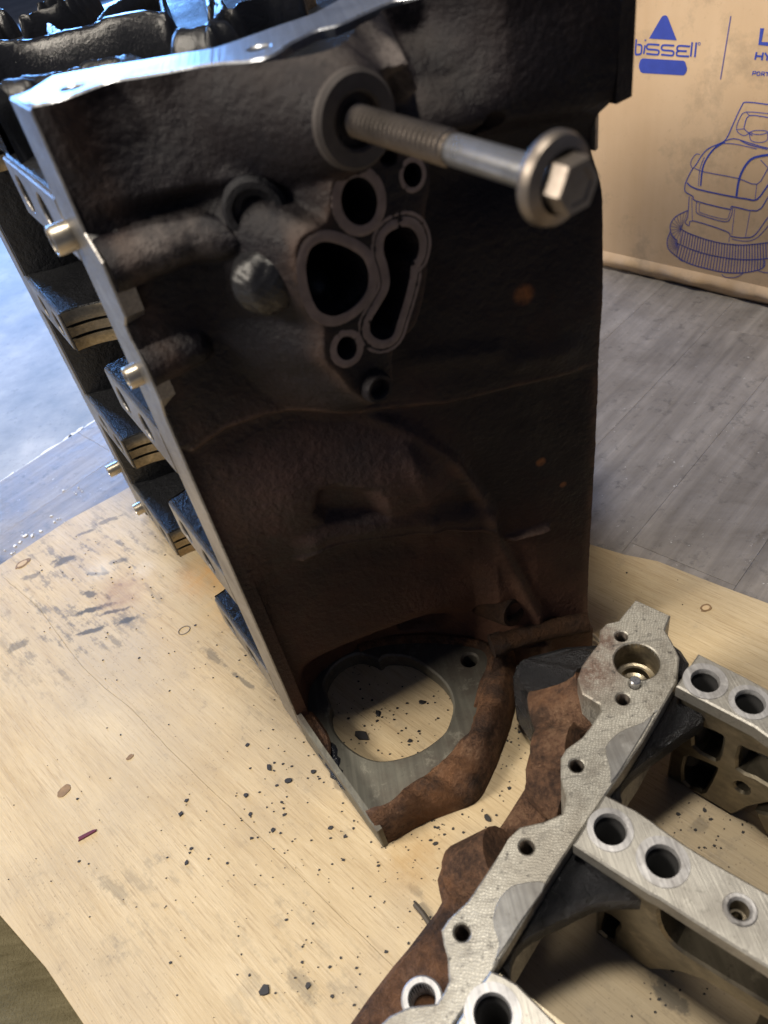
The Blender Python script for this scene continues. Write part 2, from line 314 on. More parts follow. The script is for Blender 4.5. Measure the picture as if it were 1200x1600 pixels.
def m_card():
    t = NT('brown_cardboard'); a = t.noise(7, 5, .6); f = t.noise(200, 5, .7); st = t.noise(1, 3, .5, t.mapping((60, 60, 4)))
    col = t.ramp(t.math('ADD', t.math('MULTIPLY', a, .7), t.math('MULTIPLY', st, .3)), [(.35, (.58, .405, .245)), (.65, (.68, .50, .325))]); col = t.mix(t.ramp(f, [(.6, 0.), (.74, .35)]), col, (.33, .22, .13))
    col = t.mix(t.ramp(t.noise(17, 7, .7), [(.53, 0.), (.68, .6)]), col, (.34, .26, .18)); t.bump(a, .003, .3); return t.set(col, .7, spec=.25)
def m_mat():
    t = NT('olive_mat'); a = t.noise(14, 5, .6); f = t.noise(420, 3, .8); s_ = t.noise(1, 4, .6, t.mapping((40, 260, 40), (0, 0, PLY_ANG)))
    col = t.ramp(t.math('ADD', t.math('MULTIPLY', a, .4), t.math('MULTIPLY', s_, .6)), [(.35, (.075, .064, .036)), (.65, (.135, .118, .072))]); t.bump(f, .002, .8); return t.set(col, .9, spec=.1)
CAST = m_cast(); RUST = m_rust(); RUST2 = m_rust('dark_rusty_iron', .30); OIL = m_oily(); OIL2 = m_oily('oily_web_iron', (.005, .0055, .0065), .16, 300, .5, .0034, (.035, .036, .040), .9)
PADM = m_machined('pitted_pad_iron', (.085, .083, .07), (.15, .145, .12), .5, 260, .35, .8, 1.2)
RAILM = m_machined('machined_rail_iron', (.18, .175, .17), (.28, .27, .26), .36, 700, .8, .5, .9)
CAPM = m_machined('milled_cap_iron', (.30, .29, .27), (.37, .36, .33), .43, 1400, .75, .4, .62)
OIL3 = m_oily('oily_front_iron', (.008, .0085, .0105), .12, 240, .3, .0004); SCAL = m_machined('polished_grey_iron', (.17, .17, .17), (.24, .24, .235), .5, 500, .45, .4, .8)
BODYM = m_machined('oil_stained_cap_iron', (.13, .115, .085), (.24, .21, .155), .28, 160, .8, .6, .35)
BOREM = m_machined('oiled_bearing_iron', (.22, .19, .135), (.33, .285, .21), .26, 500, .85, .5, .2)
GASK = m_gasket(); DARKM = m_flat('shaded_bore_iron', (.010, .010, .011), .85); STEEL = m_steel('bright_steel', (.50, .50, .51), .28)  # bore material is painted black as the shade down inside the holes
BRASS = m_steel('yellowed_dowel_steel', (.58, .52, .42), .32); RUSTSTEEL = m_steel('dull_bolt_steel', (.22, .19, .165), .42)
RINGM = m_machined('scuffed_bright_ring', (.30, .30, .31), (.46, .46, .47), .45, 700, .6, .75, 1.3); RIMM = m_flat('pinkish_gasket_trace', (.17, .13, .118), .7, .75, 140)
ALU = m_machined('front_gasket_iron', (.40, .42, .46), (.54, .56, .60), .30, 600, .95, .2, .4)
PLY = m_ply(); PLANK = m_plank(); CONC = m_conc(); CARD = m_card(); BLUE = m_flat('blue_box_ink', (.035, .065, .40), .6, .25, 120); INK2 = m_flat('thin_violet_ink', (.12, .11, .30), .65, .3, 120)
FLAKE = m_flat('black_scale', (.014, .013, .015), .6, .5, 200); WHITE = m_flat('white_paint_scrap', (.75, .75, .74), .6, .15); MAT = m_mat()
# ------------------------------------------------------------------ setting
def ground_obj(name, poly, z0, z1, m, ch=.002):
    bm = NB(); prism(bm, poly, z0, z1, ch=ch); return structure(put(name, bm, m))
bm = NB(); box(bm, (-14, -8, -.25), (14, 18, -.05)); structure(put('floor', bm, CONC))
FL = bpy.data.objects['floor']; FL['base_'] = [0, 0, 0]
ca, sa = math.cos(math.radians(40)), math.sin(math.radians(40))
PQ = lambda p, q: (p * ca - q * sa, p * sa + q * ca)
for row in range(15):
    q1 = 1.770 - .19 * row; p = -2.2 - random.random() * 1.4 if row != 6 else 1.655 - 4.8
    while p < 4.2:
        L = 1.6; a, b, gp = p + .0002, p + L - .0002, .0002
        if a < 4.2 and b > -2.6:
            bm = NB(); top = q1 - gp
            prism(bm, [PQ(a, q1 - .19 + gp), PQ(b, q1 - .19 + gp), PQ(b, top), PQ(a, top)], -.0495, -.04, ch=.0003); put('plank', bm, PLANK, FL, smooth=False)
        p += L
# ragged paint along the open edge of the planks
bm = NB(); p = -1.6
while p < 2.2:
    L = random.uniform(.03, .12); w = random.uniform(.002, .011)
    pts = [(p + L * i / 6, 1.772 + random.uniform(-.3, .3) * w) for i in range(7)] + [(p + L * (6 - i) / 6, 1.772 + w * random.uniform(.5, 1.5)) for i in range(7)]
    prism(bm, [PQ(*x) for x in pts], -.0499, -.0425, ch=.0005); p += L * random.uniform(.8, 1.05)
put('paint_edge', bm, WHITE, FL)
bm = NB()
for (x, y, n, s_) in ((112, 768, 5, 10), (50, 838, 7, 14), (85, 812, 5, 10), (20, 858, 5, 8)):
    for i in range(n):
        c = G(x + random.gauss(0, s_), y + random.gauss(0, s_ * .4), -.04); a0 = random.random() * 6; r = random.uniform(.0015, .006)
        prism(bm, [(c[0] + r * random.uniform(.3, 1.2) * math.cos(a0 + t), c[1] + r * random.uniform(.3, 1.2) * math.sin(a0 + t)) for t in np.linspace(0, 5.4, 7)], -.0398, -.0385, ch=.0003)
put('paint_scraps', bm, WHITE, FL)['kind'] = 'stuff'
# ------------------------------------------------------------------ plywood board
T = thing('plywood_board', 'worn tan plywood board with dark scuffs under the engine block', 'plywood', (0, .5, -.04))
outline = [(-1.16, .99), (-.79, 1.207), (-.66, 1.305), (-.55, 1.362), (-.35, 1.49), (-.05, 1.45), (.2, 1.05), (.30, .945), (.337, .91), (.385, .868), (.43, .838), (.50, .76), (.60, .655), (.85, .40), (1.1, .1), (.3, -.55), (-.25, .06), (-.42, .262), (-.485, .336), (-.545, .41), (-.622, .489)]
seam_px = [(0, 897), (20, 915), (60, 950), (110, 1017), (150, 1062), (207, 1110), (250, 1155), (297, 1202), (360, 1262), (445, 1345), (520, 1420), (595, 1490), (660, 1560), (720, 1630)]
seam = Gs(seam_px, 0); d0 = np.array(seam[0]) - np.array(seam[2]); d1 = np.array(seam[-1]) - np.array(seam[-3]); d0 /= np.hypot(*d0); d1 /= np.hypot(*d1)
sA = [tuple(np.array(seam[0]) + d0 * .12)] + seam + [tuple(np.array(seam[-1]) + d1 * .32)]
def side_of(p):
    q = np.array(p); i = int(np.argmin([np.hypot(*(q - np.array(s))) for s in sA[:-1]])); a, b = np.array(sA[i]), np.array(sA[i + 1]); return (b - a)[0] * (q - a)[1] - (b - a)[1] * (q - a)[0]
right = [p for p in outline if side_of(p) > 0]; left = [p for p in outline if side_of(p) <= 0]
bm = NB(); prism(bm, offset(ccw(outline), .0015), -.0385, -.0045, ch=.001); put('core', bm, m_flat('plywood_core', (.36, .25, .13), .8, .3, 80), T)
jj = [(x + random.gauss(0, .0006), y + random.gauss(0, .0006)) for x, y in smooth_poly(sA, 4, False)]
def cutpoly(sgn):
    o = ccw(outline); n = len(o); sd = [side_of(p) * sgn > 0 for p in o]; st = next(i for i in range(n) if sd[i] and not sd[i - 1]); pts = []
    for i in range(n):
        if sd[(st + i) % n]: pts.append(o[(st + i) % n])
        else: break
    gap = [(x + .00012 * sgn * .79, y + .00012 * sgn * .61) for x, y in jj]
    a, b = np.array(pts[-1]), np.array(gap[0]); c = np.array(gap[-1])
    return pts + (gap if np.hypot(*(a - b)) < np.hypot(*(a - c)) else gap[::-1])
for sg in (1, -1):
    bm = NB(); prism(bm, cutpoly(sg), -.0045, 0, ch=.0004); put('veneer', bm, PLY, T, smooth=False)
KNOT = m_flat('dark_knot_wood', (.20, .125, .06), .7, .6, 260); KNOT2 = m_flat('pale_knot_heart', (.52, .38, .22), .7, .35, 200)
for (x, y, rx, ry, an, c2) in ((35, 881, .017, .010, .6, 1), (100, 1236, .011, .008, .8, 0), (1103, 950, .010, .007, .2, 1), (203, 1183, .006, .004, .6, 0)):
    c = G(x, y); bm = NB(); o = [(c[0] + q[0], c[1] + q[1]) for q in [(px * random.uniform(.85, 1.15), py * random.uniform(.85, 1.15)) for px, py in circ((0, 0), rx, 20, ry, an)]]
    prism(bm, o, -.001, .0009, ch=.0004); kn = put('knot', bm, KNOT, T)
    if c2:
        bm = NB(); prism(bm, circ((c[0], c[1]), rx * .62, 18, ry * .6, an), 0, .0013, ch=.0003); put('knot_heart', bm, KNOT2, kn)
c = G(288, 985); bm = NB(); tube(bm, [(x, y, .0004) for x, y in circ((c[0], c[1]), .0105, 26, .0085, .4)], .0009, 6, closed=True); put('ring_mark', bm, m_flat('pencil_grey_mark', (.13, .11, .09), .7), T)
# dark mat in the near left corner
o = ccw(Gs([(-260, 1100), (-130, 1270), (0, 1410), (200, 1640), (330, 1800), (-350, 1800), (-500, 1400)], -.036))
structure(ground_obj('floor_mat', o, -.0398, -.034, MAT, .002))
# ------------------------------------------------------------------ cardboard box
g0 = G(940, 417, -.04)[:2]; g1 = G(1200, 479, -.04)[:2]; BD = (g1 - g0) / np.hypot(*(g1 - g0)); BN = np.array([BD[1], -BD[0]])
if BN @ (-g0) < 0: BN = -BN
def BX(px, py):
    d = ray(px, py); t, s = np.linalg.solve(np.array([d[:2], -BD]).T, g0); return (s, 1 + d[2] * t)
def BW(s, z, o=0.0): q = g0 + BD * s + BN * o; return (q[0], q[1], z)
bb = (*(g0 + BD * .35 - BN * .25), -.04); BOX = thing('cardboard_box', 'large brown cardboard box printed in blue with a line drawing', 'box', bb)
S0, S1, HT, DP = -.20, 1.05, .95, .55
def wavy(s, z): return .006 * math.sin(5 * s + 1) * math.sin(3 * z + .4) + .003 * math.sin(17 * s + 9 * z)
bm = NB(); NX, NZ = 40, 34; gr = [[bm.verts.new(BW(S0 + (S1 - S0) * i / NX, .005 + (HT - .005) * j / NZ, 0)) for i in range(NX + 1)] for j in range(NZ + 1)]
for j in range(NZ):
    for i in range(NX): bm.faces.new((gr[j][i], gr[j][i + 1], gr[j + 1][i + 1], gr[j + 1][i]))
put('front_panel', bm, CARD, BOX)
bm = NB(); box(bm, (S0, -DP, -.0395), (S0 + .004, -.0005, HT), lambda x, y, z: BW(x, z, y)); put('side_panel', bm, CARD, BOX, False)
bm = NB(); box(bm, (S1 - .004, -DP, -.0395), (S1, -.0005, HT), lambda x, y, z: BW(x, z, y)); put('side_panel', bm, CARD, BOX, False)
bm = NB(); box(bm, (S0, -DP - .004, -.0395), (S1, -DP, HT), lambda x, y, z: BW(x, z, y)); put('back_panel', bm, CARD, BOX, False)
bm = NB(); box(bm, (S0, -DP, HT), (S1, 0, HT + .004), lambda x, y, z: BW(x, z, y)); put('top_panel', bm, CARD, BOX, False)
# crushed, rounded bottom fold
bm = NB(); rows = []
for j in range(9):
    a = j / 8; zz = .008 - .047 * a; oo = .013 * math.sin(math.pi * min(1, a * 1.05)) - .006 * a
    rows.append([bm.verts.new(BW(S0 + (S1 - S0) * i / 70, zz + .002 * math.sin(i * .9) * math.sin(math.pi * a), oo * (1 + .3 * math.sin(i * .55) + .2 * math.sin(i * 1.7)))) for i in range(71)])
for j in range(8):
    for i in range(70): bm.faces.new((rows[j][i], rows[j][i + 1], rows[j + 1][i + 1], rows[j + 1][i]))
put('bottom_fold', bm, CARD, BOX)
def ribbon(bm, pts, w, o=.0008, closed=False):
    P = [np.array(p) for p in pts]; n = len(P); L = []; R = []
    for i in range(n):
        a = P[(i - 1) % n] if closed or i else P[i]; b = P[(i + 1) % n] if closed or i < n - 1 else P[i]; t = b - a; t = t / (np.hypot(*t) + 1e-9); nn = np.array([-t[1], t[0]]) * w / 2
        L.append(bm.verts.new(BW(*(P[i] + nn), o))); R.append(bm.verts.new(BW(*(P[i] - nn), o)))
    for i in range(n if closed else n - 1): j = (i + 1) % n; bm.faces.new((L[i], L[j], R[j], R[i]))
def fillp(bm, pts, o=.0008): bm.faces.new([bm.verts.new(BW(*p, o)) for p in ccw(pts)])
LG = lambda x, y: BX(960 + x / 5, y / 5)
bm = NB(); fillp(bm, [LG(*p) for p in ((272, 300), (366, 138), (378, 124), (395, 118), (412, 124), (420, 138), (488, 314))]); put('logo_triangle', bm, BLUE, BOX, False)
bm = NB(); fillp(bm, [LG(*p) for p in ((222, 455), (540, 473), (553, 482), (568, 530), (568, 548), (556, 574), (540, 588), (222, 570), (205, 560), (192, 520), (194, 500), (206, 466))]); put('logo_bar', bm, BLUE, BOX, False)
LET = {'b': [[(172, 305), (166, 415), (180, 425), (205, 420), (212, 400), (214, 365), (205, 350), (180, 348)]], 'i': [[(240, 352), (230, 420)], [(243, 308), (242, 320)]], 's': [[(352, 350), (272, 345), (256, 354), (254, 372), (268, 384), (334, 390), (348, 402), (344, 420), (330, 426), (250, 418)]],
       's.001': [[(468, 356), (388, 352), (372, 362), (370, 378), (384, 391), (450, 397), (464, 410), (460, 426), (446, 433), (366, 425)]], 'e': [[(592, 362), (512, 357), (493, 368), (491, 385), (504, 396), (566, 399)], [(504, 396), (489, 406), (487, 424), (500, 435), (584, 440)]], 'l': [[(609, 328), (597, 442)]], 'l.001': [[(641, 330), (629, 446)]]}
wl = (BX(960 + 30, 80)[0] - BX(960, 80)[0])  # width of 30 photo px on the panel
u1 = wl / 30
bm = NB(); bm2 = NB()
for k, ss in LET.items():
    for s_ in ss:
        sp = smooth_poly([LG(*p) for p in s_], 4, False) if len(s_) > 2 else [LG(*p) for p in s_]
        ribbon(bm, sp, u1 * 2.3, .0008)
put('logo_lettering', bm, BLUE, BOX, False)
bm = NB(); ribbon(bm, circ(LG(664, 341), u1 * 1.6, 12), u1 * .7, closed=True); put('registered_mark', bm, BLUE, BOX, False)
bm = NB(); ribbon(bm, [LG(911, 125), LG(870, 375), LG(830, 620)], u1 * 1.5); put('divider_line', bm, INK2, BOX, False)
bm = NB()
for s_, w in (([(1156, 220), (1138, 338), (1240, 346)], 4.6), ([(1112, 405), (1100, 466)], 2.2), ([(1163, 409), (1152, 470)], 2.2), ([(1107, 436), (1157, 440)], 2.2), ([(1178, 412), (1196, 442), (1222, 416)], 2.2), ([(1196, 442), (1191, 472)], 2.2)): ribbon(bm, [LG(*p) for p in s_], u1 * w)
for s_ in ([(1078, 588), (1085, 556), (1104, 557), (1108, 567), (1100, 574), (1082, 573)], [(1120, 560), (1135, 560), (1140, 572), (1133, 589), (1117, 588), (1113, 576), (1120, 560)], [(1148, 590), (1154, 560), (1172, 562), (1176, 570), (1168, 578), (1152, 577)], [(1162, 578), (1174, 592)], [(1182, 564), (1212, 567)], [(1197, 566), (1192, 594)]): ribbon(bm, [LG(*p) for p in s_], u1 * 1.1)
put('product_lettering', bm, BLUE, BOX, False)
VC = lambda x, y: BX(1000 + x / 4.21, 100 + y / 4.21)
art = [([(900, 275), (840, 265), (700, 250), (670, 275), (620, 380), (575, 480), (540, 515), (460, 550), (415, 590), (370, 660), (340, 700), (310, 760), (297, 800), (300, 840), (350, 870), (370, 900), (590, 955), (605, 935), (770, 965), (840, 880), (900, 800)], 1.7),
 ([(900, 335), (840, 325), (700, 315), (660, 350), (635, 430), (680, 470), (720, 455)], 1), ([(900, 360), (840, 350), (720, 338), (690, 400), (690, 430), (740, 470)], 1.3), ([(700, 315), (720, 338)], .8), ([(635, 430), (690, 425)], .8), ([(720, 445), (730, 500), (780, 515), (835, 503), (840, 450)], 1), ([(725, 448), (760, 436), (820, 438), (840, 448), (800, 462), (750, 460), (725, 448)], 1),
 ([(560, 505), (620, 490), (700, 512), (800, 542), (900, 565)], 1.4), ([(660, 500), (720, 530), (840, 560)], 1.6), ([(480, 570), (520, 527), (620, 525), (770, 558)], 1), ([(400, 800), (412, 690), (440, 620), (490, 555), (560, 510)], 3.2), ([(385, 800), (395, 690), (425, 610)], .8), ([(635, 870), (655, 750), (700, 660), (760, 612), (900, 590)], 4.4),
 ([(360, 685), (430, 710), (640, 750), (770, 790), (840, 690), (900, 620)], 1.1), ([(770, 790), (758, 885)], .9), ([(795, 630), (850, 690)], .9), ([(310, 780), (370, 820), (600, 870), (700, 886), (770, 890), (840, 800), (900, 720)], 2.6), ([(395, 595), (370, 592), (340, 630), (335, 665), (350, 690)], 1),
 ([(325, 870), (315, 1000), (298, 1040), (325, 1062), (350, 1030), (570, 1100), (600, 1132), (700, 1142), (760, 1120), (840, 1012), (900, 950)], 1.4), ([(342, 880), (345, 1028)], .7), ([(375, 900), (370, 960), (395, 990), (560, 1037), (600, 1000), (612, 945)], 1.1), ([(395, 915), (390, 962), (412, 982), (560, 1020), (588, 990), (596, 955)], .7), ([(725, 970), (695, 1135)], .8), ([(625, 950), (605, 1120)], .8), ([(590, 1135), (585, 1170)], .8), ([(605, 1150), (700, 1165), (780, 1135), (870, 1030)], .9),
 ([(315, 962), (240, 1000), (205, 1045), (200, 1090), (215, 1130), (250, 1165)], 1.5), ([(272, 1085), (340, 1120), (500, 1170), (680, 1190), (900, 1165)], 1.5), ([(200, 1105), (182, 1150), (180, 1190), (200, 1230), (280, 1290), (380, 1330), (560, 1370), (700, 1370), (810, 1340), (822, 1290)], 1.5), ([(250, 1180), (400, 1240), (600, 1280), (760, 1285), (900, 1270)], 1.5), ([(540, 1382), (562, 1402), (630, 1402), (680, 1376)], 1.1), ([(780, 1360), (840, 1372), (900, 1350)], 1.1), ([(255, 1280), (285, 1300)], 1)]
bm = NB()
for p, w in art: ribbon(bm, smooth_poly([VC(*q) for q in p], 3, False), u1 * (.3 + w * .6))
def lerp_line(pts, t):
    P = [np.array(p, float) for p in pts]; L = np.cumsum([0] + [np.hypot(*(b - a)) for a, b in zip(P, P[1:])]); x = t * L[-1]; i = min(len(P) - 2, int(np.searchsorted(L, x, 'right') - 1)); return P[i] + (P[i + 1] - P[i]) * ((x - L[i]) / (L[i + 1] - L[i]))
put('vacuum_drawing', bm, BLUE, BOX, False)
bm = NB(); ta = [(285, 1092), (340, 1120), (500, 1170), (680, 1190), (900, 1165)]; tb = [(262, 1184), (400, 1240), (600, 1280), (760, 1285), (900, 1270)]; tc = [(240, 1268), (280, 1290), (380, 1330), (560, 1370), (700, 1370), (810, 1340)]
for i in range(36): ribbon(bm, [VC(*lerp_line(ta, i / 35)), VC(*(lerp_line(tb, i / 35) + (6, -2)))], u1 * 1.7)
for i in range(31): ribbon(bm, [VC(*lerp_line([tb[0], tb[1], tb[2], (760, 1285), (815, 1282)], i / 30)), VC(*lerp_line(tc, i / 30))], u1 * 1.7)
for c, e in (((272, 1085), [(315, 962), (240, 1000), (205, 1045), (200, 1090), (215, 1130), (262, 1175)]), ((252, 1180), [(195, 1115), (182, 1150), (180, 1190), (200, 1230), (240, 1265)])):
    for i in range(12):
        b = lerp_line(e, i / 11); ribbon(bm, [VC(*c), VC(*b)], u1 * .7)
put('hose_ribs', bm, INK2, BOX, False)
bm = NB(); ribbon(bm, [BX(950, 405.5), BX(963, 407), BX(976, 409)], u1 * 2.4); put('printed_dash', bm, INK2, BOX, False)

# ------------------------------------------------------------------ engine block
EB = thing('engine_block', 'bare black cast iron engine block standing on its end on plywood', 'engine block', (-.05, .80, 0))
# --- side wall as one cast relief k(v, z)
NV, NZ = 270, 560; VA = np.linspace(0, .43, NV); ZA = np.linspace(.0, .88, NZ); VV, ZZ = np.meshgrid(VA, ZA)
KK = base_k(VV.ravel(), ZZ.ravel()).reshape(VV.shape)
def sd_seg(p0, p1):
    ax, ay = p0; bx, by = p1; dx, dy = bx - ax, by - ay; t = np.clip(((VV - ax) * dx + (ZZ - ay) * dy) / (dx * dx + dy * dy + 1e-12), 0, 1); return np.hypot(VV - ax - t * dx, ZZ - ay - t * dy)
def sd_line(pts): return np.min([sd_seg(a, b) for a, b in zip(pts, pts[1:])], 0)
def inside(pts):
    r = np.zeros_like(VV, bool); n = len(pts)
    for i in range(n):
        (x1, y1), (x2, y2) = pts[i], pts[(i + 1) % n]
        c = ((y1 > ZZ) != (y2 > ZZ)); r ^= c & (VV < (x2 - x1) * (ZZ - y1) / (y2 - y1 + 1e-12) + x1)
    return r
def sd_poly(pts): d = sd_line(pts + [pts[0]]); return np.where(inside(pts), -d, d)
def sstep(a, b, x): t = np.clip((x - a) / (b - a), 0, 1); return t * t * (3 - 2 * t)
def smax(a, b, r=.006): h = np.clip(.5 + .5 * (a - b) / r, 0, 1); return b * (1 - h) + a * h + r * h * (1 - h)
def smin(a, b, r=.006): return -smax(-a, -b, r)
# large forms: the water jacket on the left of a diagonal fold, the flat deck wall on the right
fold = [SB(*p) for p in ((560, 640), (640, 672), (700, 715), (745, 775), (775, 850), (805, 905), (835, 960), (840, 1010))]
dfold = sd_line(fold); fv = np.interp(ZZ.ravel(), [p[1] for p in fold][::-1], [p[0] for p in fold][::-1]).reshape(ZZ.shape)
KK += .020 * sstep(.015, -.04, VV - fv) * sstep(fold[0][1] + .02, fold[0][1] - .09, ZZ) * sstep(.0, .1, VV)
KK += .009 * np.exp(-(dfold / .009) ** 2)
KK += .016 * np.exp(-((VV - SB(600, 760)[0]) / .05) ** 2) * np.exp(-((ZZ - SB(640, 745)[1]) / .075) ** 2)
arc = [SB(*p) for p in ((300, 700), (350, 665), (410, 642), (480, 630), (600, 631), (690, 622), (790, 600), (900, 575), (930, 566))]
ef = sstep(.43, .37, VV); KK += .0065 * np.exp(-(sd_line(arc) / .0045) ** 2) * ef; az_ = np.interp(VV.ravel(), [p[0] for p in arc], [p[1] for p in arc]).reshape(VV.shape); KK += .009 * sstep(-.004, .010, ZZ - az_) * ef * sstep(.2, .05, ZZ - az_)
led = [SB(*p, .02) for p in ((470, 872), (510, 850), (570, 834), (640, 825), (700, 822), (770, 833))]
dl = sd_line(led); lz = np.interp(VV.ravel(), [p[0] for p in led], [p[1] for p in led]).reshape(VV.shape); inl = sstep(led[0][0] - .01, led[0][0] + .02, VV) * sstep(led[-1][0] + .02, led[-1][0] - .01, VV)
KK += .010 * np.exp(-(dl / .0045) ** 2) + .012 * inl * sstep(0, .006, ZZ - lz) * sstep(.05, .02, ZZ - lz)
KK += .012 * np.exp(-(sd_line([SB(795, 838, .0), SB(850, 822, .0)]) / .0045) ** 2)
KK += .006 * np.exp(-(sd_line([SB(800, 560), SB(930, 530)]) / .014) ** 2) * ef + .005 * np.exp(-(sd_line([SB(640, 560), SB(760, 545)]) / .012) ** 2) + .006 * np.exp(-(sd_line([SB(620, 690), SB(650, 800), SB(640, 930)]) / .012) ** 2)
def pit(px, depth, off=.02, soft=.006): 
    global KK
    KK -= depth * sstep(soft, -soft, sd_poly([SB(*p, off) for p in px]))
pit([(505, 772), (520, 765), (572, 765), (585, 778), (590, 800), (560, 806), (515, 812), (500, 800)], .016, soft=.010)
pit([(640, 785), (690, 770), (745, 790), (720, 806), (660, 806)], .006, soft=.01)
# flange fillet and rusty toe at the rail
KK += .012 * np.exp(-np.maximum(ZZ - .047, 0) / .012) * sstep(.26, .3, VV)
# front flange band at the top
gout = [(42, 170), (50, 171), (100, 158), (137, 144), (175, 129), (233, 121), (346, 100), (387, 101), (417, 94), (440, 84), (452, 72), (500, 48), (525, 45), (575, 22), (625, 0)]
go = [(lambda q: ((q - B0) @ V, (q - B0) @ U))(G(*p, .88)[:2]) for p in gout]
gv = [0] + [max(.001, p[0]) for p in go] + [.335, .43]; gk = [0] + [p[1] for p in go] + [.128, .165]
o_ = np.argsort(gv); gv = np.array(gv)[o_]; gk = np.array(gk)[o_]
ktop = np.interp(VA, gv, gk); ktop = np.convolve(np.pad(ktop, 4, 'edge'), np.ones(9) / 9, 'valid')
kband = np.interp(VA, [0, .05, .12, .2, .3, .43], [.0, .03, .075, .11, .135, .162])
tz = sstep(.80, .875, ZZ); kb2 = kband[None, :] * (1 - tz) + ktop[None, :] * tz
lowz = np.interp(VA, [0, .1, .2, .3, .43], [.80, .80, .80, .79, .775])[None, :] + 0 * ZZ
wgt = sstep(-.012, .008, ZZ - lowz); KK = KK * (1 - wgt) + np.maximum(kb2, KK * (1 - tz) + tz * kb2) * wgt
# recess under the band right of the big boss, soft waviness of the casting
KK -= .018 * np.exp(-((ZZ - .745) / .03) ** 2) * sstep(.24, .33, VV)
for _ in range(26):
    c0, c1, s0, s1 = rng.uniform(.02, .42), rng.uniform(.1, .86), rng.uniform(.02, .06), rng.uniform(.02, .08)
    KK += rng.normal(0, .0020) * np.exp(-((VV - c0) / s0) ** 2 - ((ZZ - c1) / s1) ** 2)
# bolt columns running inwards from the pan rail
def column(p0, p1, r, h, off=.0):
    global KK
    a, b = SB(*p0, off), SB(*p1, off); t = np.clip((VV - a[0]) / (b[0] - a[0]), 0, 1); zc = a[1] + (b[1] - a[1]) * t; d = np.hypot(np.maximum(0, VV - b[0]), ZZ - zc)
    KK = smax(KK, .35 * VV * .8 + h * np.sqrt(np.clip(1 - (d / r) ** 2, 0, 1)) - .02 * (d > r), .006)
column((195, 425), (318, 378), .023, .036, .03); column((228, 590), (310, 552), .019, .024, .02)
# cast plateau that carries the oil ports
KP = .128
pad = [K(KP, *p) for p in ((545, 262), (590, 240), (660, 240), (672, 285), (664, 340), (668, 420), (650, 505), (615, 545), (612, 610), (585, 630), (552, 612), (530, 585), (508, 560), (505, 510), (480, 470), (462, 410), (470, 370), (512, 345), (518, 290))]
dp = sd_poly(smooth_poly(pad, 4)); vc = K(KP, 560, 420)[0]; wd = np.where(VV < vc, .055, .022); KK = KK + (KP - KK) * (1 - np.clip(dp / wd, 0, 1)) ** 1.6 * (dp > 0) + (KP - KK) * (dp <= 0)
# round cast boss on the left of the ports, and the big bolt boss
def dome(px, k0, rv, rz, h):
    global KK
    v, z = K(k0, *px); d = np.sqrt(((VV - v) / rv) ** 2 + ((ZZ - z) / rz) ** 2); KK = smax(KK, base_k(VV, ZZ) + h * np.sqrt(np.clip(1 - d * d, 0, 1)) - .02 * (d > 1), .006)
vB, zB = K(.150, 562, 190)
d = np.hypot(VV - vB, ZZ - zB); KK = smax(KK, np.where(d < .033, .143, .143 - (d - .033) * 1.8), .008)
lp = [K(.13, *p) for p in ((480, 150), (530, 120), (640, 100), (655, 140))]; KK = smax(KK, .128 - sd_line(lp) * 1.9, .012)
# holes (deep pits in the relief)
def port_poly(px): return smooth_poly([K(KP, *p) for p in px], 4)
cB = lambda x, y: (300 + x / 2.727, 230 + y / 2.727)
pA = port_poly([cB(712 + 75 * math.cos(t) + 6 * math.sin(t), 230 + 100 * math.sin(t)) for t in np.linspace(0, 2 * math.pi, 13)[:-1]])
pB = port_poly([cB(*p) for p in ((490, 490), (510, 432), (560, 406), (622, 416), (682, 442), (728, 478), (750, 540), (742, 610), (700, 668), (640, 708), (590, 716), (540, 690), (508, 625), (492, 555))])
pC = port_poly([cB(*p) for p in ((893, 346), (940, 360), (963, 410), (955, 465), (930, 492), (922, 560), (900, 650), (872, 740), (852, 798), (812, 816), (772, 795), (764, 755), (798, 690), (838, 620), (848, 560), (836, 490), (822, 440), (832, 380))])
pD = port_poly([cB(660 + 35 * math.cos(t), 857 + 42 * math.sin(t)) for t in np.linspace(0, 2 * math.pi, 11)[:-1]])
pF = port_poly([cB(940 + 36 * math.cos(t), 118 + 48 * math.sin(t)) for t in np.linspace(0, 2 * math.pi, 11)[:-1]])
pG = port_poly([cB(838 + 34 * math.cos(t), 40 + 30 * math.sin(t)) for t in np.linspace(0, 2 * math.pi, 9)[:-1]])
for P_, dep in ((pA, .11), (pB, .12), (pC, .06), (pD, .07), (pF, .06), (pG, .05)): KK = KK - dep * sstep(.0015, -.0025, sd_poly(P_))
vX, zX = SB(742, 190); KK -= .03 * sstep(.011, .008, np.hypot(VV - vX, ZZ - zX))
def field(sx, sy):
    g = rng.normal(0, 1, (int(NZ / sy) + 3, int(NV / sx) + 3)); y = np.linspace(0, g.shape[0] - 2.01, NZ); x = np.linspace(0, g.shape[1] - 2.01, NV)
    yi, xi = y.astype(int), x.astype(int); fy = (y - yi)[:, None]; fx = (x - xi)[None, :]; fy = fy * fy * (3 - 2 * fy); fx = fx * fx * (3 - 2 * fx)
    return (g[yi][:, xi] * (1 - fx) + g[yi][:, xi + 1] * fx) * (1 - fy) + (g[yi + 1][:, xi] * (1 - fx) + g[yi + 1][:, xi + 1] * fx) * fy
KK += .00018 * field(2, 2) + .00012 * field(5, 5) + .0001 * field(14, 11)
KB0 = base_k(VV.ravel(), ZZ.ravel()).reshape(VV.shape); KK = KB0 + (KK - KB0) * np.maximum(sstep(.06, .17, ZZ), sstep(.29, .34, VV)); KK = np.where(VV < .016, np.maximum(KK, .0012), KK)
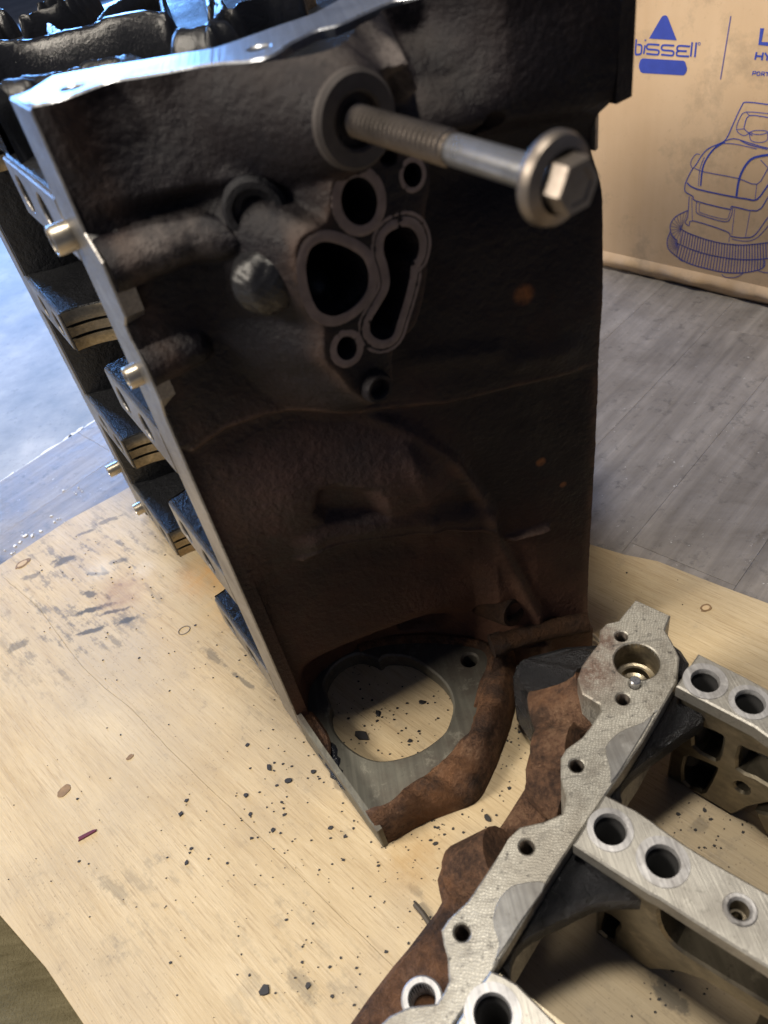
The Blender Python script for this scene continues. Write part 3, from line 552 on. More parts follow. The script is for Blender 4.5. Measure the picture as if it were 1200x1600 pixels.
pit([(556, 945), (575, 934), (600, 936), (612, 962), (585, 985), (556, 985)], .024, .0, .007); pit([(622, 962), (650, 954), (690, 952), (705, 966), (680, 982), (630, 984)], .022, .0, .007)

def grid_obj(name, mat_, parent):
    bm = NB(); vs_ = [[bm.verts.new(F(KK[j, i], VA[i], ZA[j])) for i in range(NV)] for j in range(NZ)]
    for j in range(NZ - 1):
        for i in range(NV - 1): bm.faces.new((vs_[j][i], vs_[j][i + 1], vs_[j + 1][i + 1], vs_[j + 1][i]))
    o = put(name, bm, mat_, parent, angle=50); rm = np.exp(-(sd_line(arc) / .004) ** 2) * .6 + np.exp(-(dl / .004) ** 2) * .7 + np.exp(-(dfold / .008) ** 2) * .75 * sstep(.5, .4, ZZ) + np.exp(-((.43 - VV) / .007) ** 2) * .9 * sstep(.75, .4, ZZ) + np.exp(-((.02 - VV) / .012) ** 2) * .3 + np.exp(-(sd_line([SB(795, 838, .0), SB(850, 822, .0)]) / .005) ** 2) * .8 + np.exp(-(dp / .006) ** 2) * .35  # edge rust, with the light that the ridges catch painted into it
    at = o.data.attributes.new('rust_ridge_light', 'FLOAT', 'POINT'); at.data.foreach_set('value', np.clip(rm, 0, 1).astype(np.float32).ravel()); return o
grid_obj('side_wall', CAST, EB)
def kat(v, z): return float(KK[int(np.clip(z / .88 * (NZ - 1), 0, NZ - 1)), int(np.clip(v / .43 * (NV - 1), 0, NV - 1))])
def FP(x, y, z): return F(x, y, z)
def hit(px, py):
    k = .16
    while k > -.05:
        v, z = K(k, px, py)
        if 0 < v < .43 and kat(v, z) >= k: break
        k -= .001
    return k, v, z
# --- body behind the relief: V shaped casting with the crankcase cut out
arcpts = [(-.36 + .275 * math.cos(t), .275 * math.sin(t)) for t in np.linspace(0, math.pi, 25)]
body = [(-.070, 0.0005), (-.083, .05), (-.092, .1), (-.088, .16), (-.066, .22), (-.02, .28), (.03, .33), (.10, .430), (-.06, .62), (-.30, .70), (-.42, .70), (-.66, .62), (-.87, .43), (-.72, .03), (-.712, .0005), (-.652, .0005)] + arcpts[::-1][1:-1]
bm = NB(); prism(bm, body, .012, .835, ch=.002, fn=lambda x, y, z: F(x, y, z)); put('crankcase', bm, OIL, EB)
# right edge wall (deck side) closing the relief
bm = NB(); q = [(.10, .4305)]; zs = list(range(0, NZ, 4))
a = [bm.verts.new(F(KK[j, -1], .43, ZA[j])) for j in zs]; b = [bm.verts.new(F(.02, .47, ZA[j])) for j in zs]
for i in range(len(zs) - 1): bm.faces.new((a[i], a[i + 1], b[i + 1], b[i]))
put('deck_wall', bm, CAST, EB)
bm = NB(); prism(bm, [(.10, .431), (.162, .431), (.160, .452), (.152, .460), (.06, .475), (.05, .45)], .778, .884, ch=.004, fn=FP); put('flange_corner', bm, CAST, EB)
bm = NB(); prism(bm, [(.09, .4315), (.138, .4315), (.136, .4372), (.09, .44)], .735, .777, ch=.001, fn=FP); put('deck_face', bm, RAILM, EB)
kq, zq = .135, 0.0; vq, zq = K(.14, 929, 566); bm = NB(); lathe(bm, [(.001, .007), (.004, .006), (.006, .003), (.0065, 0)], F(.14, .430, zq), V3, 12, cap0=True); put('edge_plug', bm, OIL, EB)
# --- pan rails, machined faces on the plane v = 0
def rail(kpts, name='pan_rail'):
    bm = NB(); prism(bm, kpts, -.0022, .016, ch=.0015, fn=lambda x, y, z: F(x, -z + .0138, y)); return put(name, bm, RAILM, EB, smooth=False)
near = [(.0, .012), (.0, .60), (.012, .625), (.012, .665), (.0, .685), (.0, .70), (.018, .715), (.020, .765), (.0, .785), (.0, .879), (-.066, .879), (-.066, .012)]
near = near[:2] + near[2:]
rail(near); rail([(-.72, .012), (-.665, .012), (-.665, .879), (-.72, .879)])
bm = NB(); prism(bm, [(.0, .0), (.0, .07), (.06, .055), (.203, .045), (.205, .0)], -.004, .004, ch=.0015, fn=lambda x, y, z: F(x, -z + .002, y)); put('flange_edge', bm, PADM, EB, smooth=False)
# --- main bearing bulkheads
R1 = .10
for zt in (.802, .548, .320, .106):
    z0, z1 = zt - .062, zt
    out = [(-.36 + R1 * math.cos(t), R1 * math.sin(t)) for t in np.linspace(0, math.pi, 27)]
    poly = [(-.066, .001), (-.080, .06), (-.14, .19), (-.27, .27), (-.45, .27), (-.58, .19), (-.640, .06), (-.654, .001)] + [p for p in out[::-1]]
    bm = NB(); prism(bm, poly, z0, z1, ch=.003, fn=FP); bh = put('bulkhead', bm, OIL, EB)
    for sgn in (1, -1):
        a, b = -.36 + sgn * (R1 + .004), -.36 + sgn * .296
        holes = [circ((-.36 + sgn * (R1 + .045), (z0 + z1) / 2), .018, 20), circ((-.36 + sgn * (R1 + .125), (z0 + z1) / 2), .018, 20)]
        bm = NB(); prism(bm, [(a, z0 + .002), (b, z0 + .002), (b, z1 - .002), (a, z1 - .002)], -.004, .0105, holes, ch=.0015, fn=lambda x, y, z: F(x, .0075 - z, y), blind=None); put('cap_seat', bm, RAILM, bh, smooth=False)
        for h in holes:
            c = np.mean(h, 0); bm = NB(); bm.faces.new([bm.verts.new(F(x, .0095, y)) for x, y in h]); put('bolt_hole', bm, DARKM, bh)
    bm = NB(); zs = [z0 + .001, z0 + .006, z0 + .020, z0 + .0205, z0 + .024, z0 + .0245, z0 + .038, z0 + .0385, z0 + .042, z0 + .0425, z1 - .006, z1 - .001]; rr = [R1 - .001, R1 - .004, R1 - .004, R1 + .003, R1 + .003, R1 - .004, R1 - .004, R1 + .003, R1 + .003, R1 - .004, R1 - .004, R1 - .001]
    g_ = [[bm.verts.new(F(-.36 + r * math.cos(t), max(.0005, r * math.sin(t)), z)) for t in np.linspace(0, math.pi, 37)] for z, r in zip(zs, rr)]
    for a, b in zip(g_, g_[1:]):
        for i in range(36): bm.faces.new((a[i], a[i + 1], b[i + 1], b[i]))
    put('bearing_bore', bm, BOREM, bh)
def pan(px, py):              # pixel on the pan plane v = 0 -> (k, z)
    d = ray(px, py); t, k = np.linalg.solve(np.array([d[:2], -U]).T, B0); return k, 1 + d[2] * t
def dowel(px, py, r, h, kmin, kmax):
    k, z = pan(px, py); k = min(max(k, kmin), kmax)
    bm = NB(); lathe(bm, [(r * .72, -.005), (r * .72, h), (r * .80, h + .002), (r * .94, h + .002), (r, h - .001), (r, -.006)], F(k, 0, z), (-V3[0], -V3[1], 0), 22); put('dowel_sleeve', bm, BRASS, EB)
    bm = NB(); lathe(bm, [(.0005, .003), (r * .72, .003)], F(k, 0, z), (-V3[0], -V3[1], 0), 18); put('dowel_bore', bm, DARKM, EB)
dowel(100, 352, .0135, .018, -.06, -.02); dowel(220, 582, .0115, .013, -.06, -.012); dowel(188, 728, .0125, .024, -.71, -.66); dowel(228, 797, .0125, .016, -.71, -.66)
# --- front gasket rim and the timing side beyond it
gin = [(25, 158), (87, 123), (167, 108), (233, 98), (346, 79), (375, 69), (417, 54), (450, 42), (500, 25), (545, 0)]
kk_in = [(lambda q: ((q - B0) @ U, (q - B0) @ V))(G(*p, .88)[:2]) for p in gin]
kk_in = [p for p in kk_in if p[1] > .012]
rim_out = [(ktop[i] - .002, VA[i]) for i in range(2, NV, 6)]
rim = [(.0, .001), (-.02, .0)] + [(-.04, .0)] + [(p[0] - .01, p[1]) for p in kk_in] + [(.0, .40), (.09, .425)] + rim_out[::-1][1:]
bm = NB()
hl = [G(275 * 1 / 2.4, 335 / 2.4, .88)[:2], G(972 / 2.4, 187 / 2.4, .88)[:2], G(525, 22, .88)[:2]]
hp = [circ(((q - B0) @ U, (q - B0) @ V), .0085, 16) for q in hl[:2]]
prism(bm, rim, .874, .8815, hp, ch=.0015, fn=FP); put('front_gasket_face', bm, ALU, EB)
KX = np.linspace(-.80, .04, 210); VX = np.linspace(.003, .60, 170); KG, VG = np.meshgrid(KX, VX); ZG = np.full_like(KG, .800)
def kv(px, py, z): q = G(px, py, z)[:2] - B0; return q @ U, q @ V
def crest(pts, r, h, z=.862):
    global ZG
    P = [kv(*p, z) for p in pts]; P = smooth_poly(P, 4, False) if len(P) > 2 else P; d = np.full_like(KG, 9.)
    for a, b in zip(P, P[1:]):
        dx, dy = b[0] - a[0], b[1] - a[1]; t = np.clip(((KG - a[0]) * dx + (VG - a[1]) * dy) / (dx * dx + dy * dy + 1e-12), 0, 1); d = np.minimum(d, np.hypot(KG - a[0] - t * dx, VG - a[1] - t * dy))
    ZG = smax(ZG, .80 + (.036 + h) * np.sqrt(np.clip(1 - (d / r) ** 2, 0, 1)) - .02 * (d > r), .006)
for a in (([(-60, 100), (0, 84), (60, 72), (130, 62), (200, 50), (262, 40)], .016, .038), ([(262, 42), (256, 15), (246, -20)], .008, .034), ([(158, 45), (175, 25), (195, 12), (240, -10)], .011, .036), ([(35, 35), (90, 20), (150, 0)], .010, .034), ([(60, 10), (130, -12)], .01, .03), ([(285, 62), (320, 58), (350, 50)], .022, .036), ([(375, 28), (420, 14), (470, 2)], .008, .040), ([(330, 22), (326, 0), (320, -30)], .009, .036),
          ([(340, 24), (370, 30), (385, 12)], .009, .036), ([(-30, 150), (20, 122), (70, 116), (120, 104)], .016, .026), ([(130, 100), (180, 92), (220, 94)], .013, .028), ([(-40, 40), (-10, 28), (6, 26)], .018, .036), ([(80, 50), (110, 66)], .010, .036), ([(330, 60), (352, 30), (340, 5)], .010, .038), ([(395, 2), (430, -10), (470, -30)], .016, .034), ([(10, 128), (40, 126)], .020, .028)): crest(*a)
for _ in range(90):
    kc, vc2, rr_ = rng.uniform(-.75, 0), rng.uniform(.01, .5), rng.uniform(.006, .03); ZG += rng.normal(0, .004) * np.exp(-((KG - kc) ** 2 + (VG - vc2) ** 2) / rr_ ** 2)
ZG += rng.normal(0, .0003, ZG.shape); ZG = np.minimum(ZG, .879)
bm = NB(); vs_ = [[bm.verts.new(F(KX[i], VX[j], ZG[j, i])) for i in range(len(KX))] for j in range(len(VX))]
io = lambda i, j: KX[i] < np.interp(VX[j], [0, .12, .2, .3, .43, .6], [-.02, -.006, .01, .0, .05, -.05]) and KX[i] > np.interp(VX[j], [0, .43, .6], [-.72, -.86, -.68])
for j in range(len(VX) - 1):
    for i in range(len(KX) - 1):
        if io(i, j): bm.faces.new((vs_[j][i], vs_[j][i + 1], vs_[j + 1][i + 1], vs_[j + 1][i]))
bmesh.ops.delete(bm, geom=[v for v in bm.verts if not v.link_faces], context='VERTS')
put('front_face', bm, OIL3, EB, angle=60)
# --- oil port rims, threaded holes and plugs on the cast plateau
def rim_tube(poly, grow, r, name='port_rim', m=RIMM, kk=KP, fl=.16):
    p = offset(ccw(poly), -grow); bm = NB(); tube(bm, [F(kk, v, z) for v, z in p], r, 8, closed=True, flat=(U3, fl)); put(name, bm, m, EB)
for P_ in (pA, pB): rim_tube(P_, .0050, .0046)
rim_tube(pC, .0055, .0042); rim_tube(pC, .0125, .0016, m=RIMM); rim_tube(pD, .0055, .0036); rim_tube(pF, .0032, .0022, m=RIMM)
for P_, dep in ((pA, .10), (pB, .11), (pC, .055), (pD, .06), (pF, .055), (pG, .045)):
    bm = NB(); p = offset(ccw(P_), -.001); a = [bm.verts.new(F(KP - .004, v, z)) for v, z in p]; b = [bm.verts.new(F(KP - dep, v, z)) for v, z in p]
    for i in range(len(p)): bm.faces.new((a[i], a[(i + 1) % len(p)], b[(i + 1) % len(p)], b[i]))
    bm.faces.new(b); put('port_bore', bm, OIL, EB)
vb, zb = K(KP - .03, 508, 458); bm = NB(); lathe(bm, [(.001, .017), (.007, .016), (.013, .011), (.017, .003), (.018, -.05)], F(KP - .050, vb, zb), U3, 20); put('glint_nub', bm, OIL3, EB)  # glossy nub added inside the left port to catch a glint
vE, zE = K(KP, 585, 602); rE = .0115
bm = NB(); lathe(bm, [(rE * 1.4, -.03), (rE * 1.35, .004), (rE * 1.15, .010), (rE * .9, .010), (rE * .78, .007), (rE * .78, -.05)], F(KP, vE, zE), U3, 28, cap1=True); put('threaded_boss', bm, CAST, EB)
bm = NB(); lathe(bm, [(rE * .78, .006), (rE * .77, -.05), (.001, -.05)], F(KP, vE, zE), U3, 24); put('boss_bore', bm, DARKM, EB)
vT, zT = SB(806, 966, .03); kT = kat(vT, zT)
bm = NB(); lathe(bm, [(.027, -.05), (.023, .010), (.021, .020), (.0155, .020), (.0135, .016), (.013, -.02), (.001, -.02)], F(kT - .004, vT, zT), (U3[0] * .8 + .25, U3[1], .25), 26); put('threaded_boss', bm, RUST2, EB)
kq, vq, zq = hit(398, 330); dn_ = tuple(U3[i] * .80 - V3[i] * .55 for i in range(3)); bm = NB(); lathe(bm, [(.028, -.02), (.0265, -.002), (.023, .001), (.018, .001), (.0165, -.003), (.011, -.004), (.0095, -.007), (.0095, -.02), (.001, -.02)], F(kq, vq, zq), dn_, 32); put('cast_boss', bm, m_oily('sooty_boss_iron', (.008, .008, .010), .5, 200, .2, .001), EB)
kq, vq, zq = hit(436, 446); bm = NB(); bmesh.ops.create_icosphere(bm, subdivisions=5, radius=1)
for v_ in bm.verts:
    n_ = v_.co.copy(); w = 1 + .04 * math.sin(7 * n_.x + 2) * math.sin(6 * n_.y + 1) + .015 * math.sin(23 * n_.z + 4 * n_.x) * math.sin(19 * n_.y); q_ = F(kq - .020 + n_.x * .028 * w, vq + n_.y * .031 * w, zq + n_.z * .030 * w); v_.co = Vector(q_)
put('cast_lump', bm, m_oily('wet_black_lump', (.006, .006, .007), .18, 260, .4, .0004), EB, angle=180)
# --- bolt boss collar
bm = NB(); lathe(bm, [(.035, -.03), (.034, .0), (.031, .003), (.021, .003), (.0185, .001), (.018, -.02)], F(.146, vB, zB), U3, 36); put('bolt_boss', bm, m_flat('worn_boss_iron', (.040, .033, .031), .65, .8, 160), EB)
# --- bell housing flange on the board
ZF = .028
c7 = lambda x, y: (420 + x / 2.727, 900 + y / 2.727)
inn = [c7(*p) for p in ((418, 1022), (470, 1012), (520, 995), (555, 965), (572, 928), (640, 880), (705, 828), (780, 765), (850, 695), (880, 600), (892, 540), (912, 450), (955, 372), (962, 330), (958, 300))]
outr = [(598, 1320), (626, 1306), (658, 1287), (698, 1271), (735, 1257), (752, 1243), (768, 1212), (782, 1178), (795, 1142), (804, 1108), (807, 1080), (806, 1052), (812, 1030), (840, 1018), (880, 1011)]
def resamp(p, n):
    p = smooth_poly(p, 6, False); return [lerp_line(p, i / (n - 1)) for i in range(n)]
n = 60; I = [G(*p, ZF)[:2] for p in resamp(inn, n)]; O = [G(*p, .004)[:2] for p in resamp(outr, n)]
fmid = [tuple(I[i] * .45 + O[i] * .55) for i in range(2, n, 3)]
fl0 = [(600, 1322), (626, 1306), (660, 1286), (700, 1270), (735, 1257), (750, 1245), (762, 1228), (790, 1157), (803, 1110), (806, 1075), (806, 1045), (820, 1022), (860, 1014), (916, 1005)]
fo = [tuple(p) for p in Gs(fl0, 0)]; fbot = [F(.0, .0, 0)[:2]] + [F(.200, .002, 0)[:2]] + fmid + [F(.0, .42, 0)[:2], F(-.05, .42, 0)[:2], F(-.080, .3, 0)[:2], F(-.086, .06, 0)[:2], F(-.070, .0, 0)[:2]]
hole = smooth_poly(Gs([(592, 1032), (604, 1024), (640, 1027), (673, 1047), (693, 1065), (704, 1083), (708, 1105), (702, 1130), (691, 1148), (658, 1172), (625, 1184), (592, 1188), (563, 1179), (537, 1160), (521, 1138), (514, 1113), (516, 1098), (506, 1068), (524, 1038), (555, 1022), (580, 1026)], ZF), 3)
hb = G(734, 1031, ZF)[:2]
bm = NB(); prism(bm, fbot, .001, ZF, [hole, circ(hb, .0115, 20)], ch=.003); put('bell_housing_flange', bm, PADM, EB)
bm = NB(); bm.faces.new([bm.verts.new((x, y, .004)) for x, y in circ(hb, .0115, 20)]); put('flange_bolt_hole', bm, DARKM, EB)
# rounded rusty ridge along its outer edge: cross-section swept between inner (on the pad) and outer (board) traces
bm = NB(); rows = []
for i in range(n):
    row = []; w = O[i] - I[i]; hgt = .036 + .008 * math.sin(i * .23) + .004 * math.sin(i * .9)
    for j in range(13):
        a = j / 12; ang = math.pi * a; x = I[i] + w * (.5 - .5 * math.cos(ang)) ** .85 if a < 1 else O[i]; z = ZF * (1 - a ** 2.4) + hgt * math.sin(ang) ** .8 * (1 - .25 * a) - .002 * (j == 0)
        row.append(bm.verts.new((x[0] + random.gauss(0, .0006), x[1] + random.gauss(0, .0006), max(.003, z + random.gauss(0, .0007)))))
    row.append(bm.verts.new((*O[i], .001))); rows.append(row)
for a, b in zip(rows, rows[1:]):
    for j in range(len(a) - 1): bm.faces.new((a[j], a[j + 1], b[j + 1], b[j]))
bm.faces.new(rows[0]); bm.faces.new(rows[-1]); put('flange_ridge', bm, RUST, EB)
rid = [G(*p, .075) for p in ((768, 1010), (800, 1000), (850, 985), (918, 972))]; bm = NB(); tube(bm, smooth_poly([tuple(p) for p in rid], 5, False), [.018] * 4 + [.015] * 12, 12); put('flange_ridge', bm, RUST2, EB)
rid = [G(*p, ZF + .002) for p in ((560, 1012), (590, 1003), (640, 998), (700, 999), (750, 1007), (768, 1022), (768, 1045), (757, 1070), (749, 1105))]; bm = NB(); tube(bm, smooth_poly([tuple(p) for p in rid], 5, False), .0085, 8); put('pad_lip', bm, RUST, EB)
toe = [G(*p, .045) for p in ((468, 1118), (480, 1125), (495, 1140), (508, 1160), (512, 1185))]; bm = NB(); tube(bm, smooth_poly([tuple(p) for p in toe], 4, False), [.008, .010, .012, .012, .013, .012, .012, .011, .011, .010, .010, .009, .008, .007, .006, .005, .004][:17], 10); put('rail_toe', bm, RUST, EB)
goo = [G(*p, ZF) for p in ((506, 1163), (518, 1185), (524, 1205), (534, 1222), (548, 1240), (560, 1258))]; bm = NB(); tube(bm, smooth_poly([tuple(p) for p in goo], 4, False), [.006, .012, .014, .013, .009, .012, .010, .007, .008, .010, .007, .004, .005, .006, .004, .003, .003, .003, .002, .002, .002], 8, flat=(Z3, .5)); put('sealant_smear', bm, m_oily('wet_black_sealant', (.012, .014, .02), .15, 200), EB)
# ------------------------------------------------------------------ long flange bolt screwed into the block
kH = .338; BT = thing('flange_bolt', 'long steel flange head bolt sticking out of the black engine block side', 'bolt', F(.15, vB, zB))
ax = lambda a: F(a, vB + (a - .15) * .02, zB - (a - .15) * .02); UB = (U3[0] + V3[0] * .02, U3[1] + V3[1] * .02, -.02)
bm = NB(); prof = [(.0105, -.03)]
a = 0.0
nt = 20
for i in range(nt): prof += [(.0114, .002 + i * .0053), (.0114, .002 + i * .0053 + .0008), (.0092, .002 + i * .0053 + .0024), (.0092, .002 + i * .0053 + .0031)]
lathe(bm, prof + [(.0100, .1095)], ax(.146), UB, 24); put('thread', bm, RUSTSTEEL, BT)
bm = NB(); lathe(bm, [(.0092, .1085), (.0098, .112), (.0098, kH - .146)], ax(.146), UB, 28); put('shank', bm, STEEL, BT)
bm = NB(); lathe(bm, [(.0125, 0), (.0245, .0005), (.0255, .002), (.0255, .005), (.024, .009), (.0175, .012)], ax(kH), UB, 36); put('head_flange', bm, RUSTSTEEL, BT)
bm = NB(); hx = [(.0142, .008), (.0160, .010), (.0160, .021), (.0150, .0235), (.0105, .0235), (.010, .0225)]; lathe(bm, hx, ax(kH), UB, 6, cap1=True, n0=.35); put('hex_head', bm, RUSTSTEEL, BT, angle=20)

# ------------------------------------------------------------------ bedplate lying beside the block
BP = thing('bearing_bedplate', 'grey machined crankshaft bedplate with rusty side lying on the plywood', 'bedplate', (.25, .35, 0))
c8 = lambda x, y: (780 + x / 2.857, 900 + y / 2.857); cl = lambda x, y: (540 + x / 2.609, 1150 + y / 2.609); cc = lambda x, y: (860 + x / 3.529, 1200 + y / 3.529)
ZR = .200
left_e = [c8(*p) for p in ((610, 105), (560, 165), (535, 198), (480, 210), (450, 240), (445, 300), (405, 350), (370, 400), (350, 455), (372, 525), (450, 572), (455, 600), (410, 670), (370, 720), (300, 770), (275, 812), (275, 900), (300, 990), (280, 1060), (200, 1095), (90, 1120), (45, 1168))] + [cl(*p) for p in ((670, 410), (600, 520), (500, 670), (420, 745), (390, 790), (400, 850), (415, 900), (420, 1000), (400, 1045), (370, 1090), (260, 1102), (180, 1140), (100, 1215), (40, 1330))]
right_e = [c8(*p) for p in ((765, 175), (740, 240), (770, 290), (805, 360), (800, 420), (795, 470), (640, 740), (470, 985), (330, 1190))] + [cl(*p) for p in ((820, 600), (600, 960), (500, 1090), (440, 1175), (330, 1370))]
railp = Gs(left_e + right_e[::-1], ZR)
def hc(px, py, r, z=ZR, n=24): q = G(px, py, z); return circ((q[0], q[1]), r, n)
HB = G(995, 1033, ZR)[:2]
th = [((971, 994), .0076), ((973.5, 1092), .0078), ((992, 1069), .0066), ((901, 1196), .0078), ((823, 1323), .0078), ((722, 1457), .0078)]
bm = NB(); prism(bm, railp, .085, ZR, [circ(HB, .0265, 32)] + [hc(*p, r) for p, r in th], ch=.0018, blind=None); put('gasket_rail', bm, GASK, BP, angle=30)
for (p, r) in th:
    if r == .0066: continue
    q = G(*p, ZR); bm = NB(); prof = []
    for i in range(12): prof += [(r * .99, -.001 - i * .0035), (r * .86, -.0027 - i * .0035)]
    prof += [(r * .86, -.05), (.0005, -.05)]; lathe(bm, prof, q, Z3, 20); put('threaded_hole', bm, RUSTSTEEL, BP)
bm = NB(); lathe(bm, [(.0265, -.001), (.0260, -.040), (.0215, -.041), (.0205, -.038), (.0175, -.038), (.017, -.048), (.012, -.050), (.0118, -.10), (.0005, -.10)], (*HB, ZR), Z3, 36); put('counterbore', bm, BOREM, BP)
q = G(992, 1069, ZR); bm = NB(); lathe(bm, [(.0062, -.02), (.0062, .008), (.0052, .009), (.0005, .009)], q, Z3, 18); put('dowel_pin', bm, STEEL, BP)
# lower polished scallops between the rail and the webs
for sc in ([c8(*p) for p in ((640, 650), (540, 692), (472, 762), (490, 860), (500, 930), (590, 800), (705, 600))], [cl(*p) for p in ((700, 600), (640, 640), (604, 705), (600, 780), (622, 850), (600, 940), (720, 760), (822, 600))]):
    bm = NB(); o = smooth_poly(Gs(sc, ZR), 3); prism(bm, offset(ccw(o), .001), ZR - .02, ZR + .0012, ch=.001); put('polished_scallop', bm, SCAL, BP)
# rusty side wall under the rail, bosses and bottom step
rb = [cl(*p) for p in ((790, 35), (750, 90), (735, 150), (748, 205), (660, 345), (562, 490), (520, 507), (470, 485), (430, 500), (395, 550), (378, 600), (386, 645), (402, 680), (375, 730), (340, 775), (260, 880), (200, 950), (100, 1080), (30, 1180), (-60, 1300))]
inner = [cl(*p) for p in ((250, 1300), (420, 1080), (600, 760), (760, 500), (930, 200), (980, 80), (900, 0))]
bm = NB(); prism(bm, smooth_poly(Gs(rb, .07), 2) if False else Gs(rb + inner, .07), .001, .085, ch=.006, taper=.002); put('rusty_side', bm, RUST, BP)
bm = NB(); prism(bm, offset(ccw(railp), .004), .08, .092, ch=.001); put('rusty_neck', bm, RUST, BP)
def blob(px, py, z, r, sq=(1, 1, 1), m=RUST, name='cast_boss', a=0):
    c = G(px, py, z); bm = NB(); bmesh.ops.create_icosphere(bm, subdivisions=3, radius=1)
    for v in bm.verts:
        w = 1 + .05 * math.sin(v.co.x * 5 + px) * math.sin(v.co.y * 4) + .04 * math.sin(v.co.z * 7); x, y = v.co.x * sq[0] * r * w, v.co.y * sq[1] * r * w
        v.co = Vector((c[0] + x * math.cos(a) - y * math.sin(a), c[1] + x * math.sin(a) + y * math.cos(a), c[2] + v.co.z * sq[2] * r * w))
    put(name, bm, m, BP)
RA = math.radians(42)
def bar(p0, p1, z0, z1, r0, r1, m, name='cast_boss', n=18):
    bm = NB(); a, b = Vector(G(*p0, z0)), Vector(G(*p1, z1)); tube(bm, [a + (b - a) * t for t in (0, .015, .05, .11, .5, 1)], [r0 * .6, r0 * .8, r0 * .94, r0, (r0 + r1) / 2, r1], n); put(name, bm, m, BP)
bar((842, 1128), (925, 1098), .10, .13, .042, .045, RUST); bar((845, 1178), (905, 1180), .10, .12, .036, .04, RUST); bar((838, 1215), (900, 1250), .09, .10, .03, .04, RUST); bar((720, 1378), (790, 1345), .06, .10, .04, .04, RUST); bar((868, 1105), (930, 1085), .12, .14, .030, .032, RUST)
bm = NB(); prism(bm, Gs([c8(*p) for p in ((60, 440), (75, 380), (130, 350), (250, 330), (330, 300), (440, 300), (470, 420), (360, 560), (250, 590), (140, 560), (100, 500))], .13), .02, .13, ch=.012); put('oily_lug', bm, OIL2, BP)
bar((812, 1052), (900, 1075), .13, .14, .022, .026, OIL2, 'oily_lug')
bm = NB(); prism(bm, Gs([c8(*p) for p in ((60, 430), (130, 345), (300, 300), (445, 290), (380, 400), (250, 480), (120, 500))], .09), .001, .09, ch=.01); put('oily_lug', bm, OIL, BP)
# counterbored ring low on the side near the bottom of the picture
q = G(659, 1560, .12); bm = NB(); lathe(bm, [(.0215, -.06), (.0215, -.002), (.0195, 0), (.0145, 0), (.0135, -.002), (.0132, -.06)], q, Z3, 36); put('bolt_ring', bm, RINGM, BP)
bm = NB(); lathe(bm, [(.0135, -.002), (.0133, -.08), (.0005, -.08)], q, Z3, 28); put('ring_bore', bm, DARKM, BP)
